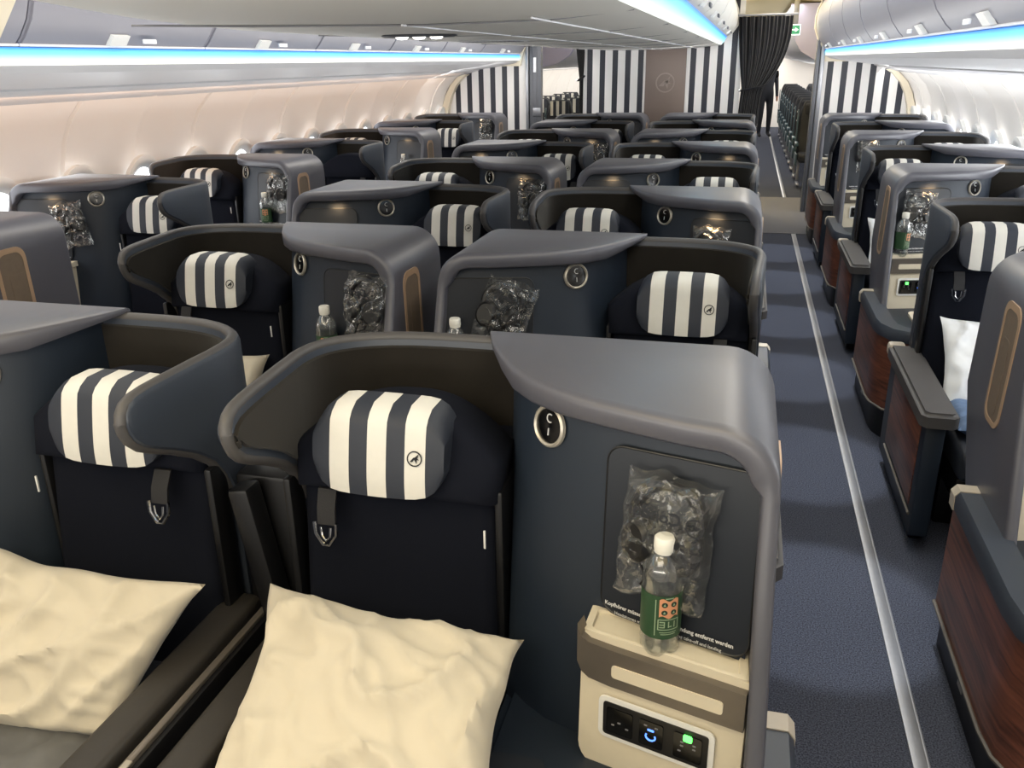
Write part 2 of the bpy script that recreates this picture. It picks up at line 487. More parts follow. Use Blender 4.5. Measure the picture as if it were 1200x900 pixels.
    tube(bm, [(ub-.008, .345, .862), (ub-.006, .347, .842), (ub+.003, .348, .832), (ub+.012, .347, .842), (ub+.014, .345, .862)], .0025, 6)
    P('buckle', bm, 'chrome', bl)
    # --- seat cushion, leg base
    bm = new(); box(bm, (.27, .64, .375), (.40, .72, .12), .04, 4)
    P('seat_cushion', bm, 'leather')
    bm = new(); box(bm, (.27, .62, .27), (.38, .66, .10), .015); box(bm, (.27, .40, .13), (.36, .60, .26), .01)
    P('seat_base', bm, 'black')
    # --- armrest on the seat side
    bm = new()
    if aisle != 'seat':
        box(bm, (.015, .64, .56), (.085, .80, .07), .016, 3); box(bm, (.02, .62, .30), (.06, .76, .48), .01)
        P('armrest', bm, 'armrest')
    # --- console hood: J-shaped shell
    bm = new(); rings = []
    J = []
    for u in (.395, .42, .46, .50, .55, .604, .65, .69, .76, .84, .90): J.append((u, 1.2, V((0, -1)), min(.048, .012+(u-.395)*.32)))
    for k in range(1, 8):
        a = radians(90-90*k/8); J.append((.90+.10*cos(a), 1.10+.10*sin(a), V((-cos(a), -sin(a))), .048))
    for z in (1.09, .95, .83, .78, .72, .65, .58, .5, .4, .3): J.append((1.0+HB(z), z, V((-1, 0)), .031))
    for u, z, n, th in J:
        vf = lerp_list(HF, u) if z > 1.11 else .452+.02*(1.1-z)
        vf = max(vf, .016)
        if z < 1.1: vf = .452+.33*(1.1-z); u = 1.0+HB(z)
        vb = 0 if z > .78 else min(.30, (.78-z)*.75)
        def q(v, o): return (u+n.x*o, v, z+n.y*o)
        b = min(.018, th*.45, vf*.4)
        rings.append([q(vb, .012), q(vb+.004, .004), q(vb+.014, 0), q(vf-b, 0), q(vf-b*.4, b*.16), q(vf-b*.08, b*.5), q(vf, b), q(vf, th-.006), q(vf-.006, th), q(vb, th)])
    loft(bm, rings)
    P('console_hood', bm, 'hood', ang=50)
    # --- inner panel
    bm = new()
    us = [.455, .462, .47, .485, .50, .525, .55, .575, .60, .645, .69, .745, .80, .88, 1.0]
    zz = [.30, .45, .6, .72, .85, 1.0, 1.1, 1.17]
    def pg(a, b):
        z = zz[round(b*(len(zz)-1))]; u = us[round(a*(len(us)-1))]; u = min(u, (.962 if z < 1.11 else .935)+HB(z)); return V((u, panel_v(u, z), z))
    grid(bm, len(us)-1, len(zz)-1, pg)
    pn = P('console_panel', bm, 'panel', ang=60)
    # storage door with the notice
    bm = new(); du, dz, dw, dh = .842, .955, .262, .315
    rr = rrect(dw, dh, .03, 5)
    def on_panel(x, y, off): p, a, b, n = panel_frame(du+x, dz+y, off); return p
    prism(bm, rr, lambda x, y: on_panel(x, y, 0), lambda x, y: on_panel(x, y, .010))
    dr = P('storage_door', bm, 'panel_dark', pn)
    bm = new(); tube(bm, [on_panel(x, y, .009) for x, y in rr], .0022, 6, closed=True)
    P('door_seam', bm, 'black', dr)
    tb = new()
    for s, sz, x0, zz_, b in (('Kopfhörer müssen bei Start und Landung entfernt werden', .0105, .0, .815, .0003), ('Headphones must be removed during take-off and landing', .0088, .0, .801, .0)):
        t = text_bm(s, sz, b, mirror=mir)
        for v in t.verts: p, a, bb, n = panel_frame(.835+x0+v.co.x*.93, zz_+v.co.y, .0115); v.co = p
        merge(tb, t)
    P('notice_text', tb, 'text_white', dr)
    # reading light: ring + black disc + small marks
    c, tu, tz, n = panel_frame(.588, 1.108, .001)
    if mir: tu2 = -tu
    else: tu2 = tu
    bm = new(); r = .042
    lathe_frame(bm, [(r*.80, 0), (r*.80, .006), (r*.88, .009), (r*.97, .006), (r, 0)], c, tu, tz, n, 28)
    rl = P('reading_light', bm, 'ring', pn)
    bm = new(); lathe_frame(bm, [(.0005, .003), (r*.4, .004), (r*.81, .003), (r*.81, 0)], c, tu, tz, n, 24)
    P('lamp_disc', bm, 'gloss_black', rl)
    bm = new()
    arc = [c+tu2*(.008*cos(a)+.002)+tz*(.008*sin(a)+.016)+n*.005 for a in [radians(60+k*30) for k in range(9)]]
    tube(bm, arc, .0014, 5)
    tube(bm, [c+tu2*.001+tz*-.004+n*.005, c+tu2*.001+tz*-.018+n*.005], .0014, 5)
    P('lamp_marks', bm, 'text_white', rl)
    # --- tray module (cream)
    F0, F1 = V((.685, .462, 0)), V((.976, .538, 0)); fd = (F1-F0).normalized(); fn = V((-fd.y, fd.x, 0)); FL = (F1-F0).length
    if fn.y < 0: fn = -fn
    def F(s, z, off=0): p = F0+fd*s+fn*off; return V((p.x, p.y, z))
    bm = new()
    # fascia block
    poly = [(0, .79), (FL, .79), (FL, .50)]
    for k in range(7):
        a = radians(270-90*k/6); poly.append((.05+.05*cos(a), .57+.05*sin(a)-.02))
    prism(bm, poly, lambda s, z: F(s, z, -.10), lambda s, z: F(s, z, (.0 if z > .70 else .012)))
    tr = P('tray_module', bm, 'cream')
    bm = new()                                   # tray top: recessed dish with a rounded rim
    B0, B1 = V((.69, .385, 0)), V((.974, .470, 0))
    def Tq(s, t, z): a = F0.lerp(F1, s); b = B0.lerp(B1, s); p = a.lerp(b, t); return V((p.x, p.y, z))
    ro = [(0.01, 0.0), (.99, 0.0), (.99, 1.0), (.01, 1.0)]
    outer = [(x+.5, y+.5) for x, y in rrect(.99, 1.0, .06, 4)]
    inner = [(x+.5, y+.5) for x, y in rrect(.90, .84, .12, 4)]
    inner2 = [(x+.5, y+.5) for x, y in rrect(.86, .78, .12, 4)]
    R = loft(bm, [[Tq(s, t, .770) for s, t in outer], [Tq(s, t, .795) for s, t in outer], [Tq(s, t, .796) for s, t in inner], [Tq(s, t, .782) for s, t in inner2]])
    P('tray_dish', bm, 'cream', tr)
    bm = new()                                   # bronze rail in front, curving up on the left
    ys = [(-.004, .800), (-.004, .775), (.004, .752), (.016, .738), (.04, .730)]
    yl = [(-.004, .800), (-.004, .735), (.002, .712), (.012, .700), (.04, .692)]
    up = [(-.003, .815), (.004, .790), (.018, .782), (.06, .780), (FL, .778)]
    lo = [(-.003, .735), (.006, .715), (.02, .706), (.06, .702), (FL, .702)]
    rg = []
    for (s1, z1), (s0_, z0_) in zip(up, lo): rg.append([F(s0_, z0_, -.012), F(s0_, z0_, .016), F(s1, z1, .016), F(s1, z1, -.012)])
    loft(bm, rg)
    rail = P('bronze_rail', bm, 'bronze', tr)
    bm = new(); prism(bm, rrect(.20, .026, .006, 3), lambda x, y: F(.165+x, .738+y, .014), lambda x, y: F(.165+x, .738+y, .0185))
    P('slot', bm, 'cream', rail)
    bm = new(); prism(bm, rrect(.195, .072, .006, 3), lambda x, y: F(.148+x, .630+y, .010), lambda x, y: F(.148+x, .630+y, .0155))
    pw = P('power_panel', bm, 'black', tr)
    bm = new(); prism(bm, rrect(.215, .092, .014, 4), lambda x, y: F(.148+x, .630+y, .010), lambda x, y: F(.148+x, .630+y, .0135))
    P('socket_frame', bm, 'white_pl', tr)
    bm = new(); prism(bm, rrect(.05, .054, .004, 3), lambda x, y: F(.083+x, .630+y, .015), lambda x, y: F(.083+x, .630+y, .018))
    prism(bm, rrect(.044, .054, .004, 3), lambda x, y: F(.143+x, .630+y, .015), lambda x, y: F(.143+x, .630+y, .018))
    prism(bm, rrect(.05, .054, .004, 3), lambda x, y: F(.210+x, .630+y, .015), lambda x, y: F(.210+x, .630+y, .018))
    P('socket', bm, 'gloss_black', pw)
    bm = new()
    for x, y in ((.083, .630), (.071, .622), (.098, .622), (.200, .640), (.200, .632), (.222, .640), (.222, .632), (.196, .62), (.133, .648), (.153, .648)): prism(bm, rrect(.006, .003, .001, 2), lambda a, b: F(x+a, y+b, .0175), lambda a, b: F(x+a, y+b, .0188))
    P('socket_pins', bm, 'seam', pw)
    bm = new(); prism(bm, rrect(.016, .014, .003, 2), lambda a, b: F(.210+a, .651+b, .0175), lambda a, b: F(.210+a, .651+b, .0195))
    P('green_light', bm, 'led_green', pw)
    bm = new()
    tube(bm, [F(.143+.009*cos(a), .626+.008*sin(a), .0185) for a in [radians(150+k*30) for k in range(9)]], .0016, 5)
    prism(bm, rrect(.012, .004, .001, 2), lambda a, b: F(.143+a, .640+b, .0175), lambda a, b: F(.143+a, .640+b, .019))
    P('blue_usb_light', bm, 'led_blue', pw)
    # --- low side console in front of the tray
    bm = new(); prism(bm, [(.50, .30), (1.0, .30), (1.0, .98), (.97, 1.03), (.92, 1.05), (.55, 1.05), (.515, 1.03), (.50, .98)], lambda u, v: V((u, v, .06)), lambda u, v: V((u, v, .515)))
    bmesh.ops.bevel(bm, geom=[e for e in bm.edges if all(vv.co.z > .5 for vv in e.verts)], offset=.022, segments=3, affect='EDGES')
    sc = P('side_console', bm, 'panel', ang=50)
    bm = new(); prism(bm, rrect(.24, .32, .04, 4, .76, .78), lambda u, v: V((u, v, .512)), lambda u, v: V((u, v, .528)))
    P('literature_lid', bm, 'cream', sc)
    bm = new(); prism(bm, rrect(.12, .46, .02, 3, .57, .74), lambda u, v: V((u, v, .512)), lambda u, v: V((u, v, .522)))
    P('arm_pad', bm, 'leather', sc)
    # --- pocket on the outer face of the console
    bm = new(); rr = rrect(.15, .355, .045, 5, .31, .935)
    r2 = rrect(.118, .32, .035, 5, .31, .932)
    loft(bm, [[V((.998+HB(z), v, z)) for v, z in rr], [V((1.0025+HB(z), v, z)) for v, z in rr], [V((1.0025+HB(z), v, z)) for v, z in r2], [V((1.001+HB(z), v, z)) for v, z in r2]], cap=False)
    pk = P('side_pocket', bm, 'pocket_frame')
    bm = new(); prism(bm, r2, lambda v, z: V((.996+HB(z), v, z)), lambda v, z: V((1.0012+HB(z), v, z)))
    prism(bm, rrect(.075, .22, .01, 3, .295, .90), lambda v, z: V((.998+HB(z), v, z)), lambda v, z: V((1.0022+HB(z), v, z)))
    P('pocket_flap', bm, 'pocket_flap', pk)
    # --- aisle ledges
    if aisle == 'console':
        def rail_path(o): return [(1.02+o, .33), (1.02+o, .60), (1.02+o, .90), (1.01+o, .985), (.975+o*.8, 1.05+o*.6), (.92, 1.085+o), (.80, 1.09+o), (.66, 1.09+o)]
        outp, inp = rail_path(.055), rail_path(-.03)
        bm = new(); loft(bm, [[(a[0], a[1], .505), (a[0]+.001, a[1], .545), (a[0]-(a[0]-b[0])*.12, a[1]-(a[1]-b[1])*.12, .56), (b[0], b[1], .56), (b[0], b[1], .505)] for a, b in zip(outp, inp)])
        lg = P('aisle_ledge', bm, 'shell', ang=50)
        bm = new(); loft(bm, [[(1.078, v, .50), (1.079, v, .545), (1.065, v, .563), (.99, v, .563), (.99, v, .50)] for v in (.325, .372)])
        P('ledge_end_cap', bm, 'taupe', lg)
        wp = rail_path(.045); wi = rail_path(.0)
        bm = new(); loft(bm, [[(a[0]+(0 if z < .3 else 0), a[1], z) for z in (.16, .505)]+[(b[0], b[1], z) for z in (.505, .16)] for a, b in zip(wp, wi)])
        wd = P('wood_panel', bm, 'wood', ang=50)
        bm = new(); tr_ = rail_path(.049); tube(bm, [(a[0], a[1], .158) for a in tr_], .0065, 6)
        P('bronze_edge', bm, 'bronze', wd)
        bm = new(); bp = rail_path(.02); loft(bm, [[(a[0], a[1], .0), (a[0], a[1], .152), (a[0]-.06, a[1]-.02, .152), (a[0]-.06, a[1]-.02, .0)] for a in bp])
        bs = P('aisle_base', bm, 'black')
        bm = new()
        for v, z in ((.80, .10),): lathe(bm, [(.006, 0), (.006, .003), (.003, .005)], (1.022, v, z), 10, 'x')
        P('floor_light', bm, 'led_green', bs)
        bm = new(); box(bm, (1.040, .62, .10), (.006, .05, .075), .002); 
        P('base_bracket', bm, 'ring', bs)
    if aisle == 'seat':
        bm = new()
        prof = [(.05, .20), (.05, .98), (.03, 1.0), (-.055, 1.0), (-.075, .975), (-.075, .20)]
        prism(bm, prof, lambda u, v: V((u, v, .525)), lambda u, v: V((u, v, .58)))
        bmesh.ops.bevel(bm, geom=[e for e in bm.edges if all(vv.co.z > .57 for vv in e.verts)], offset=.014, segments=3, affect='EDGES')
        lg = P('aisle_armrest', bm, 'rim', ang=50)
        bm = new(); box(bm, (-.04, .175, .552), (.07, .06, .058), .014)
        P('ledge_end_cap', bm, 'taupe', lg)
        bm = new(); box(bm, (-.015, .56, .30), (.07, .80, .46), .01)
        sp = P('aisle_side', bm, 'panel')
        bm = new(); box(bm, (-.051, .60, .335), (.006, .60, .33), .003)
        P('wood_panel', bm, 'wood', sp)
        bm = new(); tube(bm, [(-.053, .30, .15), (-.053, .93, .15)], .006, 6)
        P('bronze_edge', bm, 'bronze', sp)
        bm = new(); box(bm, (.0, .52, .06), (.05, .66, .12), .01)
        bs = P('aisle_base', bm, 'black')
        bm = new(); lathe(bm, [(.006, 0), (.006, -.004), (.003, -.006)], (-.026, .30, .10), 10, 'x')
        P('floor_light', bm, 'white_pl', bs)
    return root

PROTO = {}
ROWY = [1.73+1.185*k for k in range(8)]
ORD = ['first', 'second', 'third', 'fourth', 'fifth', 'sixth', 'seventh', 'eighth']
SEATS = {}
def place_seat(mir, aisle, x, y, label, group, key, cover=True):
    pk = (mir, aisle)
    if pk not in PROTO:
        r = make_seat(mir, aisle); PROTO[pk] = r; used = r
    else:
        used = copy_tree(PROTO[pk])
    used.location = (x, y, 0); tag(used, label, 'seat', group)
    SEATS[key] = used
    if not cover:
        for ch in list(used.children):
            if ch.name.startswith('headrest'):
                for g in list(ch.children):
                    for gg in list(g.children): bpy.data.objects.remove(gg)
                    bpy.data.objects.remove(g)
    return used

XC_L, XC_R, XL, XR = -2.04, -.90, -3.69, .75
for k, y in enumerate(ROWY):
    odd = (k % 2 == 0)
    rn = ORD[k]
    if odd:
        place_seat(True, 'console', XC_L, y, f'navy business seat in the {rn} row of the centre block, left of its close pair', 'business seats of the centre block', ('CL', k))
        place_seat(False, 'console', XC_R, y, f'navy business seat in the {rn} row of the centre block, right of its close pair', 'business seats of the centre block', ('CR', k))
    else:
        place_seat(False, 'seat', XC_L, y, f'navy business seat in the {rn} row of the centre block, on the left aisle', 'business seats of the centre block', ('CL', k))
        place_seat(True, 'seat', XC_R, y, f'navy business seat in the {rn} row of the centre block, on the right aisle', 'business seats of the centre block', ('CR', k))
    if k >= 1:
        if odd:
            place_seat(True, 'seat', XL, y+.03, f'navy business seat beside the left aisle, {ORD[k-1]} in view of the left column', 'business seats along the left wall', ('L', k), cover=(k != 4))
            place_seat(False, 'seat', XR, y-.08, f'navy business seat beside the right aisle, {ORD[k-1]} in view of the right column', 'business seats along the right wall', ('R', k))
        else:
            place_seat(False, 'console', XL, y+.03, f'navy business seat by the left windows, {ORD[k-1]} in view of the left column', 'business seats along the left wall', ('L', k))
            place_seat(True, 'console', XR, y-.08, f'navy business seat by the right windows, {ORD[k-1]} in view of the right column', 'business seats along the right wall', ('R', k))

# bronze-topped divider between the two front seats
root = empty('seat_divider', (-.97, ROWY[0], 0), 'low black divider with a bronze top strip between the two front seats', 'divider')
bm = new(); box(bm, (0, -.66, .30), (.036, .86, .59), .004); finish('divider_body', bm, 'black', root)
bm = new(); box(bm, (0, -.64, .600), (.016, .80, .012), .003); st = finish('bronze_strip', bm, 'bronze', root)
bm = new(); box(bm, (.004, -.80, .6065), (.013, .06, .004), .001); finish('strip_catch', bm, 'ring', st)

bm = new(); box(bm, (0, -.20, .46), (.13, .10, .90), .01); finish('divider_back', bm, 'black', root)
bm = new(); box(bm, (.02, -.29, .66), (.05, .06, .50), .01, rot=Matrix.Rotation(radians(-9), 3, 'Y')); finish('slanted_post', bm, 'black', root)

# ----------------------------------------------------------------------------- loose things
def pillow(name, TL, TR, BL, BR, thick, seed, m, label, group, wr=.02, nu=44, nv=36, cat='pillow'):
    TL, TR, BL, BR = map(Vector, (TL, TR, BL, BR))
    nrm = (TR-TL).cross(BL-TL).normalized()
    if nrm.y > 0: nrm = -nrm
    c = (TL+TR+BL+BR)/4
    bm = new(); sd = Vector((seed*3.1, seed*1.7, 0))
    def base(s, t):
        x, y = 2*s-1, 2*t-1
        px = s+(.5-s)*.10*(1-y*y)**1.0*abs(x)**3
        py = t+(.5-t)*.10*(1-x*x)**1.0*abs(y)**3
        # small nicks where the seam gathers
        px += .012*noise.noise(Vector((0, t*5, seed)))*abs(x)**4
        py += .016*noise.noise(Vector((s*5, 0, seed+4)))*abs(y)**4
        return (TL*(1-px)+TR*px)*(1-py)+(BL*(1-px)+BR*px)*py
    def f(side):
        def g(s, t):
            x, y = 2*s-1, 2*t-1
            p = base(s, t)
            h = max(0, (1-x*x)*(1-y*y))**.42*thick
            q = Vector((s*2.6, t*2.2, 0))+sd
            w = noise.noise(q*1.1)*.6
            a = noise.noise(q+Vector((4, 9, 0)))
            ridge = (1-abs(noise.noise(Vector((s*3.0+t*2.0, t*1.6-s*1.1, seed))))*2)**3
            ridge2 = (1-abs(noise.noise(Vector((s*5.0-t*3.5, t*4+s*1.1, seed+7))))*2)**4
            edge = min(1, h/thick*1.6)
            k = (w*1.3+ridge*1.2+ridge2*.55-.5)*wr*edge if side > 0 else 0
            return p+nrm*(h*side+k)
        return g
    grid(bm, nu, nv, f(1)); grid(bm, nu, nv, lambda s, t: f(-1)(s, t) if 0 < s < 1 and 0 < t < 1 else f(1)(s, t))
    o = finish(name, bm, m, ang=80)
    return tag(o, label, cat, group)

pillow('pillow', (-.885, 1.335, .742), (-.332, 1.30, .725), (-.80, .93, .60), (-.30, .93, .60), .075, 2, 'linen', 'cream pillow on the right front seat beside the console with the bottle', 'cream pillows on the front seats', .026)
pillow('pillow', (-1.60, 1.32, .745), (-1.015, 1.30, .742), (-1.56, 1.05, .44), (-1.13, 1.09, .50), .070, 5, 'linen', 'cream pillow on the left front seat lying over a grey wrapped blanket', 'cream pillows on the front seats', .022)
pillow('pillow', (-1.99, 2.62, .77), (-1.60, 2.60, .775), (-1.98, 2.35, .50), (-1.58, 2.33, .50), .06, 8, 'linen', 'cream pillow on the second-row centre seat, peeking out behind the front shells', None, .02, 24, 20)

def wrapped(name, c, s, seed, m, label, cat, grp=None, rot=0):
    bm = new(); sx, sy, sz = s
    def f(side):
        def g(a, b):
            x, y = 2*a-1, 2*b-1
            h = (max(0, 1-x**6)*max(0, 1-y**6))**.5
            k = .016*noise.noise(Vector((a*7, b*7, seed)))+.010*(1-abs(noise.noise(Vector((a*9, b*9, seed+3))))*2)**2
            return Vector((x*sx/2, y*sy/2, side*h*sz/2+(k*h if side > 0 else 0)))
        return g
    grid(bm, 26, 26, f(1)); grid(bm, 12, 12, f(-1))
    bmesh.ops.rotate(bm, cent=(0, 0, 0), matrix=Matrix.Rotation(rot, 3, 'X'), verts=bm.verts)
    bmesh.ops.translate(bm, vec=Vector(c), verts=bm.verts)
    o = finish(name, bm, m, ang=60); return tag(o, label, cat, grp)
wrapped('wrapped_blanket', (-1.36, 1.00, .46), (.44, .42, .08), 3, 'blanket_grey', 'grey blanket in crinkled wrap under the left front pillow', 'blanket')

# right-hand seats with white wrapped pillow and blue blanket
for k, words in ((2, 'nearest aisle seat on the right'), (4, 'middle aisle seat on the right'), (6, 'farthest aisle seat on the right with a pillow')):
    x, y = XR, ROWY[k]-.08
    pillow('pillow', (x+.07, y-.36, .76), (x+.46, y-.36, .76), (x+.07, y-.60, .45), (x+.46, y-.60, .45), .055, 11+k, 'linen_white', f'white pillow propped on the {words}', 'white pillows on the right aisle seats', .02, 26, 22)
    wrapped('wrapped_blanket', (x+.27, y-.74, .475), (.38, .26, .07), 20+k, 'blanket', f'blue wrapped blanket on the {words}', 'blanket', 'blue blankets on the right aisle seats')

def bottle_profile(): return [(.0005, .004), (.022, .0), (.031, .004), (.034, .012), (.0345, .03), (.033, .045), (.0345, .052), (.0345, .135), (.0335, .15), (.034, .158), (.033, .17), (.027, .188), (.018, .200), (.0145, .205), (.0145, .212)]
BOT = None
def make_bottle():
    root = empty('water_bottle', (0, 0, 0), 'x', 'bottle')
    bm = new(); lathe(bm, bottle_profile(), n=28); finish('bottle_body', bm, 'pet', root, ang=60)
    bm = new(); lathe(bm, [(.0005, .006), (.028, .004), (.031, .012), (.0315, .03), (.0305, .045), (.0318, .052), (.0318, .150), (.0310, .160), (.0005, .160)], n=24); finish('water', bm, 'water', root, ang=60)
    bm = new(); lathe(bm, [(.0005, .236), (.015, .236), (.0175, .233), (.018, .214), (.0165, .208), (.0165, .206), (.0005, .206)], n=24); finish('cap', bm, 'cap', root, ang=50)
    bm = new(); n = 36
    loft(bm, [[(.0352*cos(2*pi*k/n), .0352*sin(2*pi*k/n), z) for k in range(n)] for z in (.045, .135)], cap=False)
    lb = finish('label', bm, 'label_green', root)
    def wrapc(x, z, o=.0357): a = -pi/2+x/.0352; return Vector((o*cos(a), o*sin(a), z))
    bm = new()
    grid(bm, 10, 8, lambda a, b: wrapc(-.005+.034*a, .092+.036*b+(.003*sin(a*9.4) if b in (0, 1) else 0), .0356))
    finish('label_picture', bm, 'label_peach', lb)
    bm = new()
    for x, z in ((.004, .118), (.020, .118), (.004, .102), (.020, .102)):
        pr = [(x+.0052*cos(radians(t)), z+.0052*sin(radians(t))) for t in range(0, 360, 30)]
        prism(bm, pr, lambda a, b: wrapc(a, b, .0354), lambda a, b: wrapc(a, b, .0362))
    finish('label_icons', bm, 'label_dark', lb)
    bm = new()
    for x, z in ((.004, .118), (.020, .118), (.004, .102), (.020, .102)):
        prism(bm, [(x-.0022, z-.0022), (x+.0022, z-.0022), (x, z+.003)], lambda a, b: wrapc(a, b, .0353), lambda a, b: wrapc(a, b, .0364))
    for x, z, w, h in ((.012, .087, .036, .0018), (.012, .066, .036, .0018), (-.0058, .0765, .0018, .022), (.0298, .0765, .0018, .022), (-.011, .09, .0015, .075), (.012, .060, .03, .0016), (.012, .056, .026, .0016), (.012, .131, .014, .002),
                       (.001, .0765, .009, .002), (.001, .082, .009, .002), (.001, .071, .009, .002), (.0048, .0765, .0018, .013), (.012, .0765, .002, .013), (.0145, .0725, .007, .002), (.0225, .0765, .002, .013)):
        grid(bm, max(1, round(w/.004)), 1, lambda a, b: wrapc(x-w/2+w*a, z-h/2+h*b, .0358))
    finish('label_lettering', bm, 'label_pale', lb)
    return root
def place_bottle(key, label, du=.82, dv=.465, rot=0):
    global BOT
    s = SEATS[key]; mir = s in MIRS
    o = make_bottle() if BOT is None else copy_tree(BOT)
    if BOT is None: BOT = o
    u = (1-du) if mir else du
    o.location = (s.location.x+u, s.location.y-dv, .783); o.rotation_euler.z = rot; o.scale.z = .95
    tag(o, label, 'bottle', 'green-labelled water bottles on the console trays')
MIRS = set()
for (kx, k), s in SEATS.items():
    odd = (k % 2 == 0)
    if (kx == 'CL' and odd) or (kx == 'CR' and not odd) or (kx == 'L' and odd) or (kx == 'R' and not odd): MIRS.add(s)
BL = 'green-labelled water bottle with white cap on the '
place_bottle(('CR', 0), 'large near water bottle with green label and white cap on the front console', .822, .468, .12)
place_bottle(('CL', 1), BL+'second-row left centre console', .74, .44)
place_bottle(('CR', 1), BL+'second-row right centre console', .93, .49)
place_bottle(('L', 3), BL+'nearer left aisle-side console', .80, .46)
place_bottle(('R', 3), BL+'right aisle-side console', .93, .50, .5)
place_bottle(('L', 5), BL+'farther left aisle-side console', .80, .46)

# headphones in clear bags, hung in the console niche
HP = None
def make_headphones():
    root = empty('headphones', (0, 0, 0), 'x', 'headphones')
    bm = new(); pts = []
    for k in range(17):
        a = radians(-15+210*k/16); pts.append((.060*cos(a), .0, .058*sin(a)))
    tube(bm, pts, .0095, 8); hb = finish('headband', bm, 'black', root)
    bm = new(); tube(bm, [(.044*cos(radians(20+140*k/10)), -.004, .052+.0*k-.004+.010*sin(radians(20+140*k/10))) for k in range(11)], .006, 6); finish('band_pad', bm, 'leather', hb)
    for sx in (-1, 1):
        bm = new(); lathe(bm, [(.0005, -.016), (.026, -.016), (.033, -.008), (.034, .004), (.028, .012), (.0005, .013)], n=20, axis='y')
        bmesh.ops.scale(bm, vec=(1, 1, 1.22), verts=bm.verts)
        bmesh.ops.rotate(bm, cent=(0, 0, 0), matrix=Matrix.Rotation(radians(25*sx), 3, 'Z'), verts=bm.verts)
        bmesh.ops.translate(bm, vec=(sx*.040, -.012, -.048), verts=bm.verts)
        finish('ear_cup', bm, 'black', root)
    bm = new(); tube(bm, [(-.03, -.02, -.08), (-.01, -.024, -.11), (.02, -.022, -.10), (.025, -.02, -.075), (-.005, -.024, -.085), (-.02, -.024, -.12), (.01, -.02, -.135)], .0028, 6); finish('cable', bm, 'black', root)
    return root
BAGS = []
def make_bag(seed):
    rnd = random.Random(seed)
    root = empty('headphone_bag', (0, 0, 0), 'x', 'plastic bag')
    bm = new()
    W, H = .165, .235
    def f(side):
        def g(a, b):
            x, y = 2*a-1, 2*b-1
            q = Vector((a*4.5, b*6, seed*2.3))
            crump = (1-abs(noise.noise(q))*2)**2*.014+(1-abs(noise.noise(q*2.3+Vector((5, 2, 0))))*2)**2*.003
            puff = .036*max(0, (1-x**4)*(1-y**4))**.6*(1.0 if y > -.35 else .55)
            ed = .010*noise.noise(Vector((0, b*5, seed)))*abs(x)**3
            w = W/2*(1+.12*noise.noise(Vector((b*2.2, seed, 1))))
            X = x*w+ed; Z = y*H/2+.012*noise.noise(Vector((a*4, seed, 3)))*abs(y)**3
            env = min(1, (1-abs(x))*6, (1-abs(y))*6)
            return Vector((X, -(puff+crump*env) if side > 0 else .018*0+.012*env*.5, Z))
        return g
    grid(bm, 46, 60, f(1)); grid(bm, 12, 12, f(-1))
    finish('film', bm, 'film', root, ang=25, recalc=False)
    # print on the far side of the film, read through it in reverse
    t = text_bm('Condor', .030, .0008, mirror=True)
    for v in t.verts: v.co = Vector((v.co.x-.012, -.056, v.co.y+.062))
    e = new(); c = Vector((.060, -.054, .058)); 
    lathe_frame(e, [(.0135, 0), (.0135, .0006), (.016, .0006), (.016, 0)], c, Vector((1, 0, 0)), Vector((0, 0, 1)), Vector((0, -1, 0)), 22)
    for poly in ([(.5, -.45), (-.5, .5), (-.2, -.1)], [(.6, .2), (-.3, .2), (.1, -.3)]):
        prism(e, [(x*.016, y*.016) for x, y in poly], lambda x, y: c+Vector((x, 0, y)), lambda x, y: c+Vector((x, -.0006, y)))
    merge(t, e)
    finish('bag_print', t, 'text_dark', root)
    return root
def place_bag(key, where, du=.815, z=.965, tilt=0):
    global HP
    s = SEATS[key]; mir = s in MIRS
    hp = make_headphones() if HP is None else copy_tree(HP)
    if HP is None: HP = hp
    if len(BAGS) < 3: bg = make_bag(3+len(BAGS)*5)
    else: bg = copy_tree(BAGS[len(BAGS) % 3])
    BAGS.append(bg)
    p, tu, tz, n = panel_frame(du, z, .026)
    u = 1-p.x if mir else p.x
    ang = math.atan2(tu.y, tu.x)*(1 if mir else -1)
    slope = math.atan2(panel_v(du, z-.1)-panel_v(du, z+.1), .2)
    for o, oz, of in ((bg, 0, 0), (hp, .045, .006)):
        off = of
        o.location = (s.location.x+u, s.location.y-p.y+.0-off*.5, z+oz)
        o.rotation_euler = (-slope*.9, radians(tilt), ang)
    tag(bg, f'crinkled clear plastic bag hanging {where}', 'plastic bag', 'clear bags hanging in the console niches')
    tag(hp, f'black headphones inside the clear bag {where}', 'headphones', 'bagged headphones in the console niches')
place_bag(('CR', 0), 'on the front console behind the large bottle', .828, .975, 3)
place_bag(('CL', 1), 'in the second-row left centre console', .90, 1.0)
place_bag(('CR', 1), 'in the second-row right centre console', .80, 1.0, 20)
place_bag(('CR', 2), 'in the third-row right centre console', .80, .97)
place_bag(('CL', 3), 'in the fourth-row left centre console', .88, 1.0)
place_bag(('CL', 5), 'in the sixth-row left centre console', .88, 1.0)
place_bag(('L', 2), 'in the window-side console at the near left wall', .70, .985, -10)
place_bag(('L', 3), 'in the left aisle-side console beside a bottle', .90, 1.0)
place_bag(('L', 7), 'in the last left aisle-side console', .86, 1.05)
place_bag(('R', 3), 'in the nearer right aisle-side console above a bottle', .87, .99, 8)
place_bag(('R', 5), 'in the farther right aisle-side console', .84, 1.04)

# ----------------------------------------------------------------------------- cabin shell
Y0, YB, Y1 = -1.2, 10.92, 28.0
XMID = -.97
bm = new(); grid(bm, 1, 1, lambda a, b: Vector((-3.95+6.0*a, Y0+(Y1-Y0)*b, 0)))
struct('floor', bm, 'carpet')
